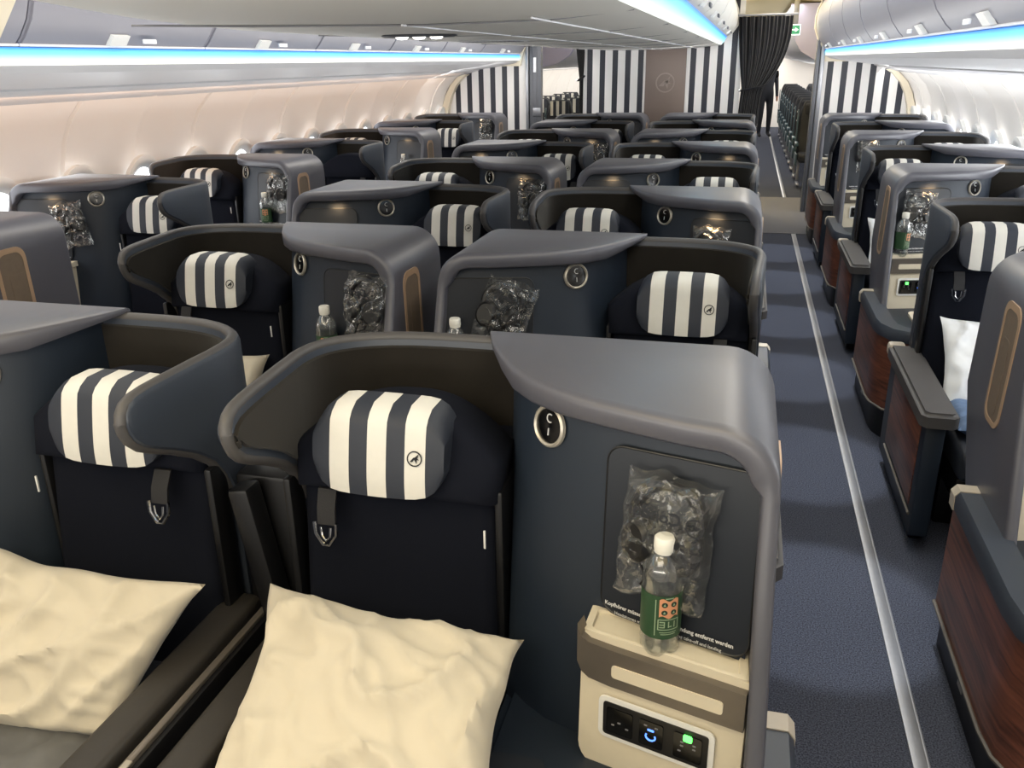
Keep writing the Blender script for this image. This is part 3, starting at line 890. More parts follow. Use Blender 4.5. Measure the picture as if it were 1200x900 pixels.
# seat-track covers along both aisles
for nm, x in (('trim_1', .575), ('trim_2', -2.515)):
    bm = new(); box(bm, (x, (Y0+9.45)/2, .003), (.045, 9.45-Y0, .006), .002); box(bm, (x, (12.05+Y1)/2, .003), (.045, Y1-12.05, .006), .002)
    box(bm, (x+.018, (Y0+9.45)/2, .0055), (.006, 9.45-Y0, .004), .001)
    struct(nm, bm, 'alu')
for nm, x0, x1 in (('trim_3', .17, .86), ('trim_4', -2.70, -2.03)):
    bm = new(); box(bm, ((x0+x1)/2, 10.75, .004), (x1-x0, 2.6, .008), .002); struct(nm, bm, 'mat_grey')

WPROF = [(-3.78, 0), (-3.78, .55), (-3.80, .85), (-3.795, 1.05), (-3.765, 1.22), (-3.72, 1.36), (-3.655, 1.48), (-3.56, 1.575), (-3.50, 1.61)]
def wall(side):
    sx = (lambda x: x) if side == 'left' else (lambda x: 2*XMID-x)
    bm = new(); rings = []
    y = Y0
    joints = [4.065*1.03+1.24*k for k in range(-5, 20)]
    ys = set([Y0, Y1])
    for j in joints:
        for d in (-.022, -.012, 0, .012, .022, .58, .60, .62, .64, .66): 
            if Y0 < j+d < Y1: ys.add(round(j+d, 4))
    for yy in sorted(ys):
        d = min((abs(yy-j) for j in joints)); g = .022 if d < .013 else (0.0)
        dm = min(abs(yy-j-.62) for j in joints); g2 = -.012 if dm < .005 else (-.007 if dm < .025 else 0)
        rings.append([(sx(x+ (0 if z < .3 else -(g+g2*1.0))), yy, z) for x, z in WPROF])
    loft(bm, rings, close_ring=False)
    struct('wall_'+side, bm, 'wall_white', ang=25)
wall('left'); wall('right')
# windows
WY = [3.10+.584*k for k in range(14)]
def window(n, side, y):
    sx = -1 if side == 'left' else 1
    bx = -3.775 if side == 'left' else 2*XMID+3.775
    root = empty(f'window_{n}', (bx, y, .95), None, None); root['kind'] = 'structure'
    bm = new()
    def ring(r, dz, dx): return [Vector((-sx*dx*1.0, r*cos(2*pi*k/32)*.80, r*1.15*sin(2*pi*k/32)+dz)) for k in range(32)]
    lean = lambda v: Vector((v.x-sx*(-max(0, v.z)*.30*-1)*-1 if False else v.x+(-sx)*max(0, v.z)*.22, v.y, v.z))
    loft(bm, [[lean(v) for v in ring(.245, 0, -.02)], [lean(v) for v in ring(.245, 0, .012)], [lean(v) for v in ring(.225, 0, .02)], [lean(v) for v in ring(.20, 0, .012)], [lean(v) for v in ring(.17, 0, -.01)]], cap=False)
    f = finish('window_frame', bm, 'white_pl', root)
    bm = new(); vs = [bm.verts.new(lean(v)) for v in ring(.175, 0, -.006)]; bm.faces.new(vs)
    finish('pane', bm, 'sky_pane' if side == 'left' else 'sky_pane_r', root)
for i, y in enumerate(WY): window(i+1, 'left', y)
for i, y in enumerate(WY): window(i+21, 'right', y)

# ---- overhead: side bins
def side_bins(side):
    sx = (lambda x: x) if side == 'left' else (lambda x: 2*XMID-x)
    # continuous underside (passenger service channel) and vent panel
    bm = new(); prof = [(-2.752, 1.764), (-2.80, 1.735), (-3.0, 1.70), (-3.28, 1.665), (-3.285, 1.655), (-3.54, 1.585), (-3.62, 1.585), (-3.62, 1.80), (-2.80, 1.80), (-2.775, 1.764)]
    loft(bm, [[(sx(x), y, z) for x, z in prof] for y in (Y0, YB)])
    struct('trim_5' if side == 'left' else 'trim_6', bm, 'binpale', ang=20)
    # LED strip
    bm = new(); loft(bm, [[(sx(x), y, z) for x, z in ((-2.753, 1.767), (-2.742, 1.80), (-2.748, 1.832), (-2.80, 1.832), (-2.80, 1.767))] for y in (Y0, YB-.05)])
    tag(finish('light_strip', bm, 'led'), f'long blue and white glowing light strip under the {side} bins', 'light strip')
    door = [(-2.748, 1.838), (-2.715, 1.870), (-2.670, 1.93), (-2.640, 2.00), (-2.622, 2.08), (-2.620, 2.16), (-2.640, 2.26), (-2.69, 2.36), (-2.76, 2.43)]
    back = [(-3.4, 2.43), (-3.4, 1.838)]
    js = [2.95+1.243*k for k in range(-3, 7)]; js[-1] = YB-.02
    if js[-2] > YB-.5: js.pop(-2)
    for i in range(len(js)-1):
        a, b = js[i]+.004, js[i+1]-.004
        if side == 'right' and b < 1.5 or side == 'left' and b < 1.0: continue
        n = i
        root = empty('overhead_bin', (sx(-2.75), a, 1.838), f'closed grey overhead bin above the {side} windows, number {n} from the front' , 'overhead bin', f'overhead bins above the {side} windows')
        BINS.setdefault(side, []).append(root)
        ox, oy, oz = root.location
        bm = new(); sh = 0.012
        prof = [(x-.012 if True else x, z) for x, z in door]+back
        loft(bm, [[(sx(x)-ox, y-oy, z-oz) for x, z in prof] for y in (a, b)])
        finish('bin_body', bm, 'bin', root)
        bm = new()
        rings = [[(sx(x)-ox, y-oy, z-oz) for x, z in door]+[(sx(x-.014)-ox, y-oy, z-oz) for x, z in door[::-1]] for y in (a+.012, a+.02, b-.02, b-.012)]
        loft(bm, rings); finish('bin_door', bm, 'bin', root)
        lc = (a+b)/2+(-.08)
        bm = new()
        loft(bm, [[(sx(x)-ox, y-oy, z-oz) for x, z in ((-2.735, 1.845), (-2.715, 1.842), (-2.685, 1.882), (-2.705, 1.890))] for y in (lc-.055, lc+.055)])
        lt = finish('latch', bm, 'white_pl', root)
        bm = new(); box(bm, (sx(-2.69)-ox, lc+.19-oy, 1.862-oz), (.012, .09, .02), .003); finish('bin_number_plate', bm, 'seam_white', root)
        bm = new(); tube(bm, [(sx(-2.742)-ox, a-oy, 1.840-oz), (sx(-2.742)-ox, b-oy, 1.840-oz)], .006, 6); finish('bottom_edge', bm, 'seam_white', root)
BINS = {}
side_bins('left'); side_bins('right')
# every bin gets a label that singles it out by its distance from the far bulkhead
for side, L in BINS.items():
    for q, r in enumerate(L[::-1]):
        w = ['against the far bulkhead', 'second from the far bulkhead', 'third from the far bulkhead', 'fourth from the far bulkhead', 'fifth from the far bulkhead', 'sixth from the far bulkhead', 'seventh from the far bulkhead', 'eighth from the far bulkhead', 'ninth from the far bulkhead'][q]
        r['label'] = f'closed grey overhead bin above the {side} windows, {w}'
# cream frame at the forward edge of a bin group, top left
bm = new(); loft(bm, [[(x, y, z) for x, z in ((-2.735, 1.838), (-2.60, 2.0), (-2.585, 2.15), (-2.66, 2.38), (-2.72, 2.38), (-2.66, 2.15), (-2.675, 2.02), (-2.78, 1.85))] for y in (2.72, 2.84)])
struct('trim_7', bm, 'cream')
# end caps of the side bins at the bulkhead
for nm, sg in (('trim_8', 1), ('trim_9', -1)):
    f = (lambda x: x) if sg > 0 else (lambda x: 2*XMID-x)
    bm = new(); loft(bm, [[(f(x), y, z) for x, z in ((-2.742, 1.70), (-2.70, 1.86), (-2.655, 1.93), (-2.610, 2.05), (-2.605, 2.16), (-2.625, 2.26), (-2.68, 2.38), (-2.9, 2.44), (-3.2, 2.44), (-3.2, 1.70))] for y in (YB-.04, YB+.06)])
    struct(nm, bm, 'cream')

# ---- overhead: centre bins with flat underside
def centre():
    # plan offset of the left edge: rounded forward corner
    bm = new(); rings = []
    def prof(dx):
        R = [(.0, 1.925), (.03, 1.90)]
        return R
    hw = .93
    for y, inset, lift in ((.9, .62, .03), (1.4, .42, .02), (1.8, .28, .015), (2.2, .16, .008), (2.6, .07, .004), (3.0, .02, 0), (3.4, 0, 0), (YB, 0, 0)):
        l = XMID-hw+inset; r = -.345
        L = [(l, 1.895+lift), (l+.08, 1.872+lift), (l+.25, 1.862+lift), (XMID, 1.858+lift), (r-.25, 1.875), (r-.06, 1.892), (r, 1.906), (r, 1.99), (-.30, 2.44), (l+.06, 2.44), (l-.05, 2.25), (l-.09, 2.10), (l-.06, 1.98)]
        rings.append([(x, y, z) for x, z in L])
    loft(bm, rings)
    struct('trim_10', bm, 'ceil', ang=30)
    bm = new()
    edge = []
    for y, inset, lift in ((.9, .62, .03), (1.4, .42, .02), (1.8, .28, .015), (2.2, .16, .008), (2.6, .07, .004), (3.0, .02, 0), (3.4, 0, 0), (YB, 0, 0)):
        edge.append((XMID-hw+inset-.004, y, 1.896+lift))
    tube(bm, edge, .008, 6); struct('trim_11', bm, 'seam_white')
    bm = new(); loft(bm, [[(x, y, z) for x, z in ((-.347, 1.902), (-.315, 1.935), (-.285, 1.985), (-.36, 1.985), (-.36, 1.902))] for y in (1.2, YB-.05)])
    tag(finish('light_strip', bm, 'led_c'), 'blue glowing light strip under the centre bins, facing the right aisle', 'light strip')
    door = [(-.283, 1.990), (-.240, 2.02), (-.205, 2.06), (-.182, 2.12), (-.175, 2.19), (-.19, 2.28), (-.235, 2.37), (-.30, 2.44)]
    js = [2.95+1.243*k for k in range(-1, 7)]; js[-1] = YB-.02
    if js[-2] > YB-.5: js.pop(-2)
    rs = []
    for i in range(len(js)-1):
        a, b = js[i]+.004, js[i+1]-.004
        root = empty('overhead_bin', (-.283, a, 1.99), 'x', 'overhead bin', 'centre overhead bins'); rs.append(root)
        ox, oy, oz = root.location
        bm = new(); loft(bm, [[(x-.012-ox, y-oy, z-oz) for x, z in door]+[(-.7-ox, y-oy, 2.44-oz), (-.7-ox, y-oy, 1.99-oz)] for y in (a, b)]); finish('bin_body', bm, 'binpale', root)
        bm = new(); loft(bm, [[(x-ox, y-oy, z-oz) for x, z in door]+[(x-.014-ox, y-oy, z-oz) for x, z in door[::-1]] for y in (a+.012, b-.012)]); finish('bin_door', bm, 'ceil', root)
        lc = (a+b)/2-.08
        bm = new(); loft(bm, [[(x-ox, y-oy, z-oz) for x, z in ((-.268, 1.994), (-.250, 1.992), (-.220, 2.022), (-.238, 2.034))] for y in (lc-.055, lc+.055)]); finish('latch', bm, 'white_pl', root)
        bm = new(); box(bm, (-.225-ox, lc+.25-oy, 2.012-oz), (.012, .16, .022), .003); finish('bin_number_plate', bm, 'post', root)
    for q, r in enumerate(rs[::-1]):
        r['label'] = 'rounded pale overhead bin over the centre seats, '+['against the far bulkhead', 'second from the far bulkhead', 'third from the far bulkhead', 'fourth from the far bulkhead', 'fifth from the far bulkhead', 'sixth from the far bulkhead', 'seventh from the far bulkhead'][q]
    # end cap
    bm = new(); loft(bm, [[(x, y, z) for x, z in ((-.345, 1.895), (-.29, 1.955), (-.225, 2.02), (-.165, 2.10), (-.158, 2.19), (-.175, 2.28), (-.22, 2.38), (-.5, 2.46), (-.5, 1.89))] for y in (YB-.04, YB+.03)])
    struct('trim_12', bm, 'ceil')
    # seams of the underside panels
    bm = new()
    for x in (-1.02, -.62): tube(bm, [(x, 2.6, 1.858+(.01 if x > -.7 else 0)), (x, YB, 1.858+(.01 if x > -.7 else 0))], .0035, 5)
    struct('trim_13', bm, 'seam_white')
    bm = new()
    for y in [2.55+1.243*k for k in range(7)]:
        tube(bm, [(XMID-.86, y-.12, 1.870), (XMID-.5, y-.04, 1.862), (XMID, y+.10, 1.858), (XMID+.35, y+.30, 1.872), (XMID+.6, y+.40, 1.900)], .0035, 5)
    struct('trim_14', bm, 'seam')
centre()
# reading-light cluster and grille in the underside
root = empty('reading_light_cluster', (-1.32, 3.55, 1.857), 'oval reading lamp cluster with three bulbs in the centre underside', 'reading light')
bm = new(); lathe(bm, [(.0005, .008), (.15, .006), (.165, -.002), (.15, -.008), (.0005, -.004)], n=28); bmesh.ops.scale(bm, vec=(1, .5, 1), verts=bm.verts); finish('bezel', bm, 'post', root)
for q in (-1, 0, 1):
    bm = new(); lathe(bm, [(.0005, -.016), (.02, -.014), (.028, -.006), (.0285, 0)], (q*.075, 0, 0), 16); finish('bulb', bm, 'lamp_white', root)
root = empty('air_grille', (-1.36, 4.8, 1.859), 'oval speaker grille with fine slots in the centre underside', 'grille')
bm = new(); lathe(bm, [(.0005, .006), (.19, .004), (.20, -.002), (.19, -.006), (.0005, -.003)], n=28); bmesh.ops.scale(bm, vec=(1, .6, 1), verts=bm.verts); finish('bezel', bm, 'binpale', root)
bm = new()
for q in range(-7, 8): box(bm, (q*.022, 0, -.0055), (.010, .19*(1-(q/8.5)**2)**.5, .004), .001)
finish('slots', bm, 'post', root)

# ceiling over everything
bm = new(); loft(bm, [[(x, y, z) for x, z in ((-3.9, 2.44), (-2.9, 2.46), (-2.4, 2.52), (-1.9, 2.46), (-.97, 2.44), (-.1, 2.46), (.3, 2.52), (.8, 2.46), (1.95, 2.44))] for y in (Y0, Y1)], close_ring=False)
struct('ceiling', bm, 'cream_ceil', ang=60)

# ----------------------------------------------------------------------------- bulkheads at the far end
def bulkhead(nm, poly, y=YB, m='stripes', t=.05):
    bm = new(); prism(bm, poly, lambda x, z: Vector((x, y, z)), lambda x, z: Vector((x, y+t, z)))
    return struct(nm, bm, m, ang=30)
bulkhead('wall_back_centre', [(-1.985, 0), (-.10, 0), (-.10, 2.44), (-1.985, 2.44)])
wp = [(x+.02, z) for x, z in WPROF]
bulkhead('wall_back_left', wp+[(-3.2, 1.75), (-3.2, 2.4), (-2.62, 2.4), (-2.62, 0)])
bulkhead('wall_back_right', [(2*XMID-x, z) for x, z in wp+[(-3.2, 1.75), (-3.2, 2.4), (-2.70, 2.4), (-2.70, 0)]])
# posts edging the aisles
bm = new(); box(bm, (-2.555, YB+.02, 1.2), (.15, .10, 2.4), .01)
for dx in (-.03, .02): box(bm, (-2.555+dx, YB-.032, 1.2), (.008, .01, 2.4), .002)
struct('trim_15', bm, 'post')
bm = new(); box(bm, (-2.655, YB-.03, 1.2), (.035, .05, 2.4), .008); struct('trim_16', bm, 'alu')
bm = new(); box(bm, (.735, YB+.02, 1.2), (.045, .12, 2.4), .01); struct('trim_17', bm, 'post')
bm = new(); box(bm, (.785, YB-.03, 1.2), (.045, .06, 2.4), .008); struct('trim_18', bm, 'alu')
for sgn, nm in ((1, 'trim_19'), (-1, 'trim_20')):      # warm cream edging where the bulkhead meets the curved wall
    bm = new(); f = (lambda x: x) if sgn > 0 else (lambda x: 2*XMID-x)
    loft(bm, [[(f(x+.01), YB-.10, z), (f(x+.09), YB-.10, z), (f(x+.09), YB, z), (f(x+.01), YB, z)] for x, z in WPROF])
    struct(nm, bm, 'cream')
# bronze panel with the round emblem
root = empty('bronze_panel', (-.968, YB-.01, 0), 'brown bronze panel with an embossed round emblem on the centre bulkhead', 'panel')
M['brown_panel'] = mat('brown_panel', srgb(116, 102, 94), .45, metal=.2, var=.04, scale=6)
bm = new(); box(bm, (0, 0, 1.2), (.475, .02, 2.4), .004); finish('panel', bm, 'brown_panel', root)
bm = new(); lathe(bm, [(.098, 0), (.098, -.006), (.112, -.006), (.112, 0)], (0, -.010, 1.49), 36, 'y', cap=False)
for poly in ([(-.7, -.35), (-.1, .25), (.1, .1), (-.2, -.4)], [(-.05, .15), (.55, .7), (.42, .1)], [(.1, .2), (.65, -.1), (.2, -.1)], [(-.1, .05), (.3, .3), (.3, -.7), (.1, -.3)]):
    prism(bm, [(x*.105, z*.105) for x, z in poly], lambda x, z: Vector((x, -.010, 1.49+z)), lambda x, z: Vector((x, -.015, 1.49+z)))
finish('emblem', bm, 'taupe_dull', root)
# little placards on the left post
bm = new(); box(bm, (-2.56, YB-.034, 1.71), (.035, .012, .17), .003); tag(finish('placard', bm, 'seam_white'), 'narrow white vertical placard on the left doorpost', 'sign')
bm = new(); box(bm, (-2.535, YB-.038, 1.16), (.10, .018, .10), .006); tag(finish('door_latch_box', bm, 'alu'), 'silver latch box low on the left doorpost', 'latch')

# curtains
def curtain(name, top, bot, tie_z, tie_x, tie_w, label, seed=0, zt=2.19, zb=.02, m='curtain'):
    root = empty(name, (0, YB-.08, 0), label, 'curtain')
    bm = new()
    def f(s, t):
        z = zt+(zb-zt)*t
        tt = (zt-tie_z)/(zt-zb)
        if t < tt:
            k = t/tt; e = k**2.6
            x0 = top[0]+(tie_x-tie_w/2-top[0])*k**1.4; x1 = top[1]+(tie_x+tie_w/2-top[1])*e
        else:
            k = min(1, (t-tt)/(1-tt)); k2 = k**.6
            x0 = tie_x-tie_w/2+(bot[0]-(tie_x-tie_w/2))*k2; x1 = tie_x+tie_w/2+(bot[1]-(tie_x+tie_w/2))*k2
        am = .024*(x1-x0+.12)/.6
        return Vector((x0+(x1-x0)*s, am*sin(s*2*pi*7+seed+.6*sin(t*5))+am*.4*sin(s*2*pi*21), z))
    grid(bm, 120, 40, f); finish('drape', bm, m, root, ang=70)
    if tie_w < .25:
        bm = new(); pts = [(tie_x+(tie_w/2+.012)*cos(a), .03*sin(a), tie_z+.025*cos(a)) for a in [2*pi*k/20 for k in range(20)]]
        tube(bm, pts, .012, 6, closed=True); finish('tieback', bm, m, root)
        bm = new(); lathe(bm, [(.0005, -.012), (.012, -.008), (.014, 0)], (tie_x-tie_w/2-.02, -.035, tie_z-.02), 10, 'y'); finish('snap', bm, 'chrome', root)
    bm = new(); tube(bm, [(top[0]-.03, 0, zt+.015), (top[1]+.05, 0, zt+.015)], .012, 6); finish('rail', bm, 'alu', root)
    return root
curtain('curtain', (-.165, .43), (-.13, .09), 1.42, .04, .24, 'black curtain tied back over the right aisle at the far bulkhead')
curtain('curtain', (-2.06, -1.93), (-1.99, -1.95), 1.55, -1.97, .05, 'thin strip of black curtain bunched at the left aisle opening', 1.0)

# exit sign
root = empty('exit_sign', (.485, 11.6, 2.06), 'small green illuminated exit sign hanging over the right aisle', 'sign')
bm = new(); box(bm, (0, 0, 0), (.13, .04, .12), .006); finish('sign_box', bm, 'exit_white', root)
bm = new(); box(bm, (0, -.018, 0), (.112, .012, .098), .003); finish('green_face', bm, 'exit_green', root)
bm = new()
prism(bm, [(-.042, .007), (.004, .007), (.004, .024), (.04, 0), (.004, -.024), (.004, -.007), (-.042, -.007)], lambda x, z: Vector((x, -.024, z)), lambda x, z: Vector((x, -.027, z)))
finish('arrow', bm, 'exit_white', root)
bm = new(); box(bm, (0, 0, .2), (.06, .02, .3), .003); finish('hanger', bm, 'alu', root)
# crew jumpseat-area ceiling and lavender bin ends beyond the bulkhead
for nm, sg in (('trim_21', 1), ('trim_22', -1)):
    f = (lambda x: x) if sg > 0 else (lambda x: 2*XMID-x)
    bm = new(); loft(bm, [[(f(x), y, z) for x, z in ((-2.44, 2.44), (-2.46, 2.2), (-2.52, 2.0), (-2.62, 1.85), (-2.78, 1.74), (-3.0, 1.68), (-3.4, 1.60), (-3.75, 1.60), (-3.75, 2.44))] for y in (13.4, 26.5)])
    o = struct(nm, bm, ['binpale'], ang=30)
    bm = new(); loft(bm, [[(f(x), y, z) for x, z in ((-2.42, 2.44), (-2.44, 2.2), (-2.50, 1.99), (-2.60, 1.83), (-2.78, 1.72), (-3.0, 1.67), (-3.4, 1.60), (-3.75, 1.60), (-3.75, 2.44))] for y in (13.32, 13.40)])
    struct('trim_23' if sg > 0 else 'trim_24', bm, 'lavender')
bm = new(); box(bm, (XMID, 25.0, 1.25), (5.8, .05, 2.5)); struct('wall_far', bm, 'wall_white')
bm = new(); box(bm, (-1.0, 20, 2.15), (1.7, 13, .55), .08, 3); struct('trim_25', bm, 'binpale')

# ----------------------------------------------------------------------------- economy seats beyond
EC = {}
def make_econ(stripe):
    root = empty('economy_seat', (0, 0, 0), 'x', 'seat')
    bm = new(); rings = []
    for z, d, w in ((.42, .10, .21), (.7, .12, .22), (.95, .11, .215), (1.08, .10, .19), (1.15, .08, .16), (1.17, .03, .14)):
        lean = (z-.42)*.22
        rings.append([(-w, lean, z), (-w*.9, lean-d*.45, z), (w*.9, lean-d*.45, z), (w, lean, z), (w*.9, lean+d*.5, z), (-w*.9, lean+d*.5, z)])
    loft(bm, rings); finish('backrest', bm, 'econ', root, ang=50)
    bm = new(); box(bm, (0, .115, 1.04), (.30, .09, .19), .04, 3); h = finish('headrest', bm, 'econ', root)
    if stripe:
        bm = new(); cuts = [-.15, -.105, -.055, -.01, .04, .09, .15]
        for q in range(6): 
            t = bmesh.new(); bmesh.ops.create_cube(t, size=1); w = cuts[q+1]-cuts[q]
            bmesh.ops.scale(t, vec=(w, .02, .22), verts=t.verts); bmesh.ops.translate(t, vec=((cuts[q]+cuts[q+1])/2, .066, 1.045), verts=t.verts)
            for f in t.faces: f.material_index = 1 if q % 2 == 0 else 0
            merge(bm, t)
        finish('headrest_cover', bm, ['snavy', 'swhite'], h, flat=True)
    bm = new(); box(bm, (0, -.24, .42), (.42, .46, .12), .04, 3); finish('seat_cushion', bm, 'econ', root)
    for sx in (-1, 1):
        bm = new(); box(bm, (sx*.235, -.18, .60), (.045, .34, .045), .012); box(bm, (sx*.235, .02, .50), (.03, .05, .20), .008); finish('armrest', bm, 'econ_side', root)
    bm = new(); box(bm, (-.235, -.20, .40), (.02, .42, .16), .01); box(bm, (-.235, .10, .80), (.015, .08, .5), .005); finish('side_panel', bm, 'econ_side', root)
    for sx in (-1, 1):
        bm = new(); box(bm, (sx*.18, -.05, .18), (.04, .05, .36), .006); box(bm, (sx*.18, -.2, .05), (.04, .42, .03), .006)
        finish('leg', bm, 'alu', root)
    bm = new(); lathe(bm, [(.012, 0), (.012, -.004), (.004, -.006)], (-.248, .12, 1.02), 8, 'x'); lathe(bm, [(.012, 0), (.012, -.004), (.004, -.006)], (-.248, .10, .9), 8, 'x'); finish('bolts', bm, 'white_pl', root)
    return root
def econ(x, y, stripe, label, group):
    if stripe not in EC: EC[stripe] = make_econ(stripe); o = EC[stripe]
    else: o = copy_tree(EC[stripe])
    o.location = (x, y, 0); tag(o, label, 'seat', group); return o
EO = ['first', 'second', 'third', 'fourth', 'fifth', 'sixth', 'seventh', 'eighth', 'ninth', 'tenth', 'eleventh', 'twelfth']
for r in range(10):
    y = 13.35+.96*r
    for q, x in enumerate((.955, 1.50)):
        econ(x, y, False, f'black economy seat beyond the curtain at right, {EO[r]} row, {["on the aisle", "by the windows"][q]}', 'black economy seats beyond the right aisle')
for r in range(5):
    y = 13.9+.90*r
    for q, x in enumerate((-3.43, -2.88)):
        econ(x, y, True, f'economy seat with striped cover seen through the left opening, {EO[r]} row, {["by the windows", "on the aisle"][q]}', 'striped economy seats beyond the left opening')

# crew member standing far down the right aisle
def person():
    bm = bmesh.new()
    J = {'pelvis': (0, 0, .95, .13), 'spine': (0, .0, 1.15, .13), 'chest': (0, .0, 1.35, .15), 'neck': (0, 0, 1.52, .055), 'head0': (0, -.01, 1.62, .085), 'head': (0, -.01, 1.72, .085)}
    ed = [('pelvis', 'spine'), ('spine', 'chest'), ('chest', 'neck'), ('neck', 'head0'), ('head0', 'head')]
    for s, n in ((-1, 'l'), (1, 'r')):
        J[n+'hip'] = (s*.10, 0, .88, .095); J[n+'knee'] = (s*.105, -.03, .50, .065); J[n+'ank'] = (s*.11, .0, .09, .045); J[n+'toe'] = (s*.12, -.15, .04, .035)
        J[n+'sho'] = (s*.19, 0, 1.42, .06); J[n+'elb'] = (s*.25, .03, 1.14, .045); J[n+'wri'] = (s*.24, -.06, .90, .032)
        ed += [('pelvis', n+'hip'), (n+'hip', n+'knee'), (n+'knee', n+'ank'), (n+'ank', n+'toe'), ('chest', n+'sho'), (n+'sho', n+'elb'), (n+'elb', n+'wri')]
        for f in range(5):
            k = f'{n}f{f}'; J[k+'a'] = (s*(.24+.0), -.07-.018*(f-2), .84+.01*abs(f-2), .011); J[k+'b'] = (s*.235, -.075-.022*(f-2), .79+.012*abs(f-2), .009)
            ed += [(n+'wri', k+'a'), (k+'a', k+'b')]
    me = bpy.data.meshes.new('person'); names = list(J)
    me.from_pydata([J[n][:3] for n in names], [(names.index(a), names.index(b)) for a, b in ed], [])
    o = bpy.data.objects.new('person', me); COL.objects.link(o)
    sk = o.modifiers.new('skin', 'SKIN'); sk.use_smooth_shade = True
    ss = o.modifiers.new('sub', 'SUBSURF'); ss.levels = 2; ss.render_levels = 2
    for i, n in enumerate(names):
        me.skin_vertices[0].data[i].radius = (J[n][3], J[n][3]); me.skin_vertices[0].data[i].use_root = (n == 'pelvis')
    dg = bpy.context.evaluated_depsgraph_get(); ev = o.evaluated_get(dg)
    nm = bpy.data.meshes.new_from_object(ev)
    o.modifiers.clear(); o.data = nm
    nm.materials.clear(); nm.materials.append(M['suit']); nm.materials.append(M['skin']); nm.materials.append(M['black'])
    for p in nm.polygons:
        c = p.center
        p.material_index = 1 if (c.z > 1.50 or (c.z < .91 and abs(c.x) > .2)) else (2 if c.z < .08 else 0)
        p.use_smooth = True
    tag(o, 'person in dark uniform standing in the far right aisle behind the curtain', 'person')
    bm = new(); lathe(bm, [(.0005, .115), (.05, .105), (.085, .06), (.092, .0), (.085, -.05), (.07, -.06)], n=20)
    bmesh.ops.translate(bm, vec=(0, .018, 1.70), verts=bm.verts); finish('hair', bm, 'black', o)
    bm = new()
    for s in (-1, 1): lathe(bm, [(.0005, -.004), (.007, -.003), (.009, .003)], (s*.032, -.097, 1.675), 8, 'y')
    finish('eyes', bm, 'black', o)
    bm = new(); lathe(bm, [(.0005, .03), (.008, .01), (.013, -.012), (.0005, -.016)], (0, -.10, 1.64), 8); finish('nose', bm, 'skin', o)
    o.location = (.40, 21.5, .01); o.rotation_euler.z = radians(20)
person()

# ----------------------------------------------------------------------------- camera
f = 1000.0
a = Vector((880-600, 68-450, f)).normalized()
b = Vector((880-600+1000, 68-450+1000*-.016, f))
up = a.cross(b).normalized()
if up.y > 0: up = -up
r = a.cross(up).normalized()
if r.x < 0: r = -r
# rows of the world axes expressed in camera axes (right, down, forward)
Xb = Vector((r.x, a.x, up.x)); Yb = -Vector((r.y, a.y, up.y)); Zb = -Vector((r.z, a.z, up.z))
cam = bpy.data.cameras.new('camera'); co = bpy.data.objects.new('camera', cam); COL.objects.link(co)
cam.sensor_width = 36; cam.sensor_fit = 'HORIZONTAL'; cam.lens = f*36/1200; cam.clip_start = .02; cam.clip_end = 100
mw = Matrix((Xb, Yb, Zb)).transposed().to_4x4(); mw.translation = Vector((0, 0, 1.75))
co.matrix_world = mw
SC.camera = co

# ----------------------------------------------------------------------------- lights
def area(name, loc, size, power, col=(1, 1, 1), rot=(0, 0, 0), sy=None):
    l = bpy.data.lights.new(name, 'AREA'); l.energy = power; l.color = col; l.shape = 'RECTANGLE'; l.size = size; l.size_y = sy or size
    o = bpy.data.objects.new(name, l); COL.objects.link(o); o.location = loc; o.rotation_euler = rot
    return o
def spot(name, loc, power, angle, col=(1, 1, 1), blend=.5, radius=.05, target=None):
    l = bpy.data.lights.new(name, 'SPOT'); l.energy = power; l.color = col; l.spot_size = radians(angle); l.spot_blend = blend; l.shadow_soft_size = radius
    o = bpy.data.objects.new(name, l); COL.objects.link(o); o.location = loc
    if target: o.rotation_euler = (Vector(target)-Vector(loc)).to_track_quat('-Z', 'Y').to_euler()
    return o
# aisle ceiling washes
area('aisle_ceiling_light_right', (.32, 5.5, 2.42), .45, 66, (1, .97, .92), (0, 0, 0), 11)
area('aisle_ceiling_light_left', (-2.26, 5.5, 2.42), .35, 66, (1, .97, .94), (0, 0, 0), 11)
# warm wash along the top of the left side wall
area('left_wall_wash', (-3.36, 4.5, 1.60), .10, 20, (1, .60, .34), (0, radians(48), 0), 12)
area('right_wall_wash', (1.42, 6.0, 1.60), .10, 28, (1, .98, .95), (0, radians(-48), 0), 12)
# daylight from the windows
area('left_window_daylight', (-3.66, 5.6, 1.10), .30, 22, (.92, .96, 1), (0, radians(-90), 0), 8)
area('right_window_daylight', (1.74, 5.6, 1.15), .34, 60, (.93, .97, 1), (0, radians(90), 0), 8)
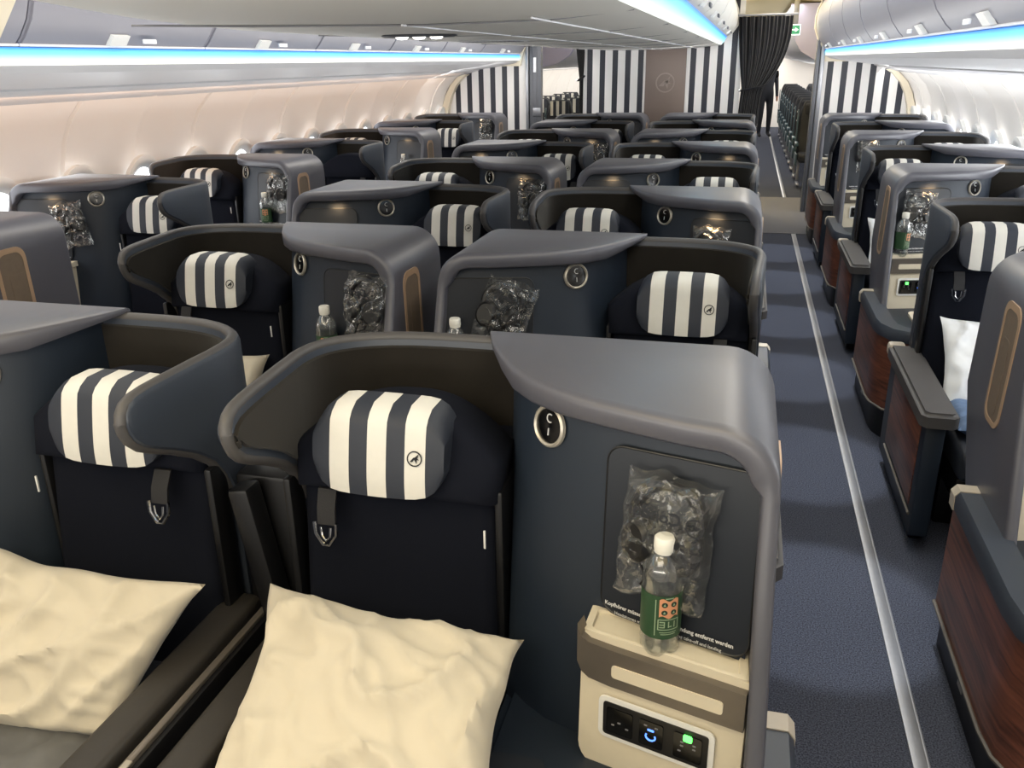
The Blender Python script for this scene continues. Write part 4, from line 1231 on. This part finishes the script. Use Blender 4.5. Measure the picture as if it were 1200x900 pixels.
# warm light from the cabin forward of the camera
area('forward_cabin_light', (-.9, -.6, 2.3), 1.8, 25, (1, .91, .78), (radians(30), 0, 0), 1.0)
area('forward_underside_fill', (-.97, -.3, 1.2), 2.6, 80, (1, .95, .86), (radians(166), 0, 0), 1.0)  # added fill behind the camera that brightens the centre underside
area('underside_fill_right', (.30, 6.0, 1.30), .25, 30, (1, .98, .95), (0, radians(-168), 0), 9)  # pair of added fills floating over the aisles to brighten the undersides
area('underside_fill_left', (-2.24, 6.0, 1.30), .25, 30, (1, .98, .95), (0, radians(160), 0), 9)
area('bulkhead_fill_centre', (-.97, 9.7, 1.84), 1.6, 9, (1, .98, .96), (radians(62), 0, 0), .1)  # three added fills without fixtures that brighten the far bulkheads
area('bulkhead_fill_left', (-3.1, 9.8, 1.62), .8, 5, (1, .98, .96), (radians(62), 0, 0), .1)
area('bulkhead_fill_right', (1.2, 9.8, 1.62), .8, 6, (1, .98, .96), (radians(62), 0, 0), .1)
# bright cabin beyond the bulkheads
area('rear_cabin_light_right', (.30, 18.5, 2.42), .7, 120, (1, .96, .88), (0, 0, 0), 11)
area('rear_cabin_light_left', (-2.24, 18.5, 2.42), .5, 120, (1, .96, .88), (0, 0, 0), 11)
area('rear_window_light', (1.62, 18.5, 1.2), .5, 60, (1, 1, 1), (0, radians(90), 0), 10)
area('rear_wall_wash_right', (1.25, 19, 1.58), .12, 45, (1, .97, .92), (0, radians(-50), 0), 11)
area('rear_wall_wash_left', (-3.19, 19, 1.58), .12, 60, (1, .94, .84), (0, radians(50), 0), 11)
area('rear_end_fill', (.2, 23.2, 2.0), .9, 40, (1, .96, .88), (radians(80), 0, 0), .5)  # added fill that lifts the far end wall
area('crossaisle_cove_light', (-.40, 11.7, 2.15), .5, 60, (1, .86, .58), (0, radians(-150), 0), 1.0)
# added spots without fixtures, imitating the bright bands on the aisle carpet
for k in range(6):
    y = 2.62+1.17*k
    spot('aisle_pool_fill', (.36, y, 2.36), 130, 22, (.90, .95, 1), .35, .03, (.36, y, 0))
# added spots under the console hoods, imitating the warm glow on the panels
for (kx, k), st in SEATS.items():
    if k < 2 or (kx == 'R' and k > 5): continue
    u = .80; p = panel_frame(u, 1.145, .045)[0]; t = panel_frame(u, 1.06, 0)[0]
    g = lambda q: (st.location.x+((1-q.x) if st in MIRS else q.x), st.location.y-q.y, q.z)
    spot('panel_glow_fill', g(p), 2.0, 130, (1, .66, .34), .9, .03, g(t))
w = bpy.data.worlds.new('world'); SC.world = w; w.use_nodes = True
bg = w.node_tree.nodes['Background']; bg.inputs[0].default_value = (1, .95, .88, 1); bg.inputs[1].default_value = .55
SC.view_settings.view_transform = 'Standard'
SC.view_settings.look = 'None'
SC.view_settings.exposure = 0
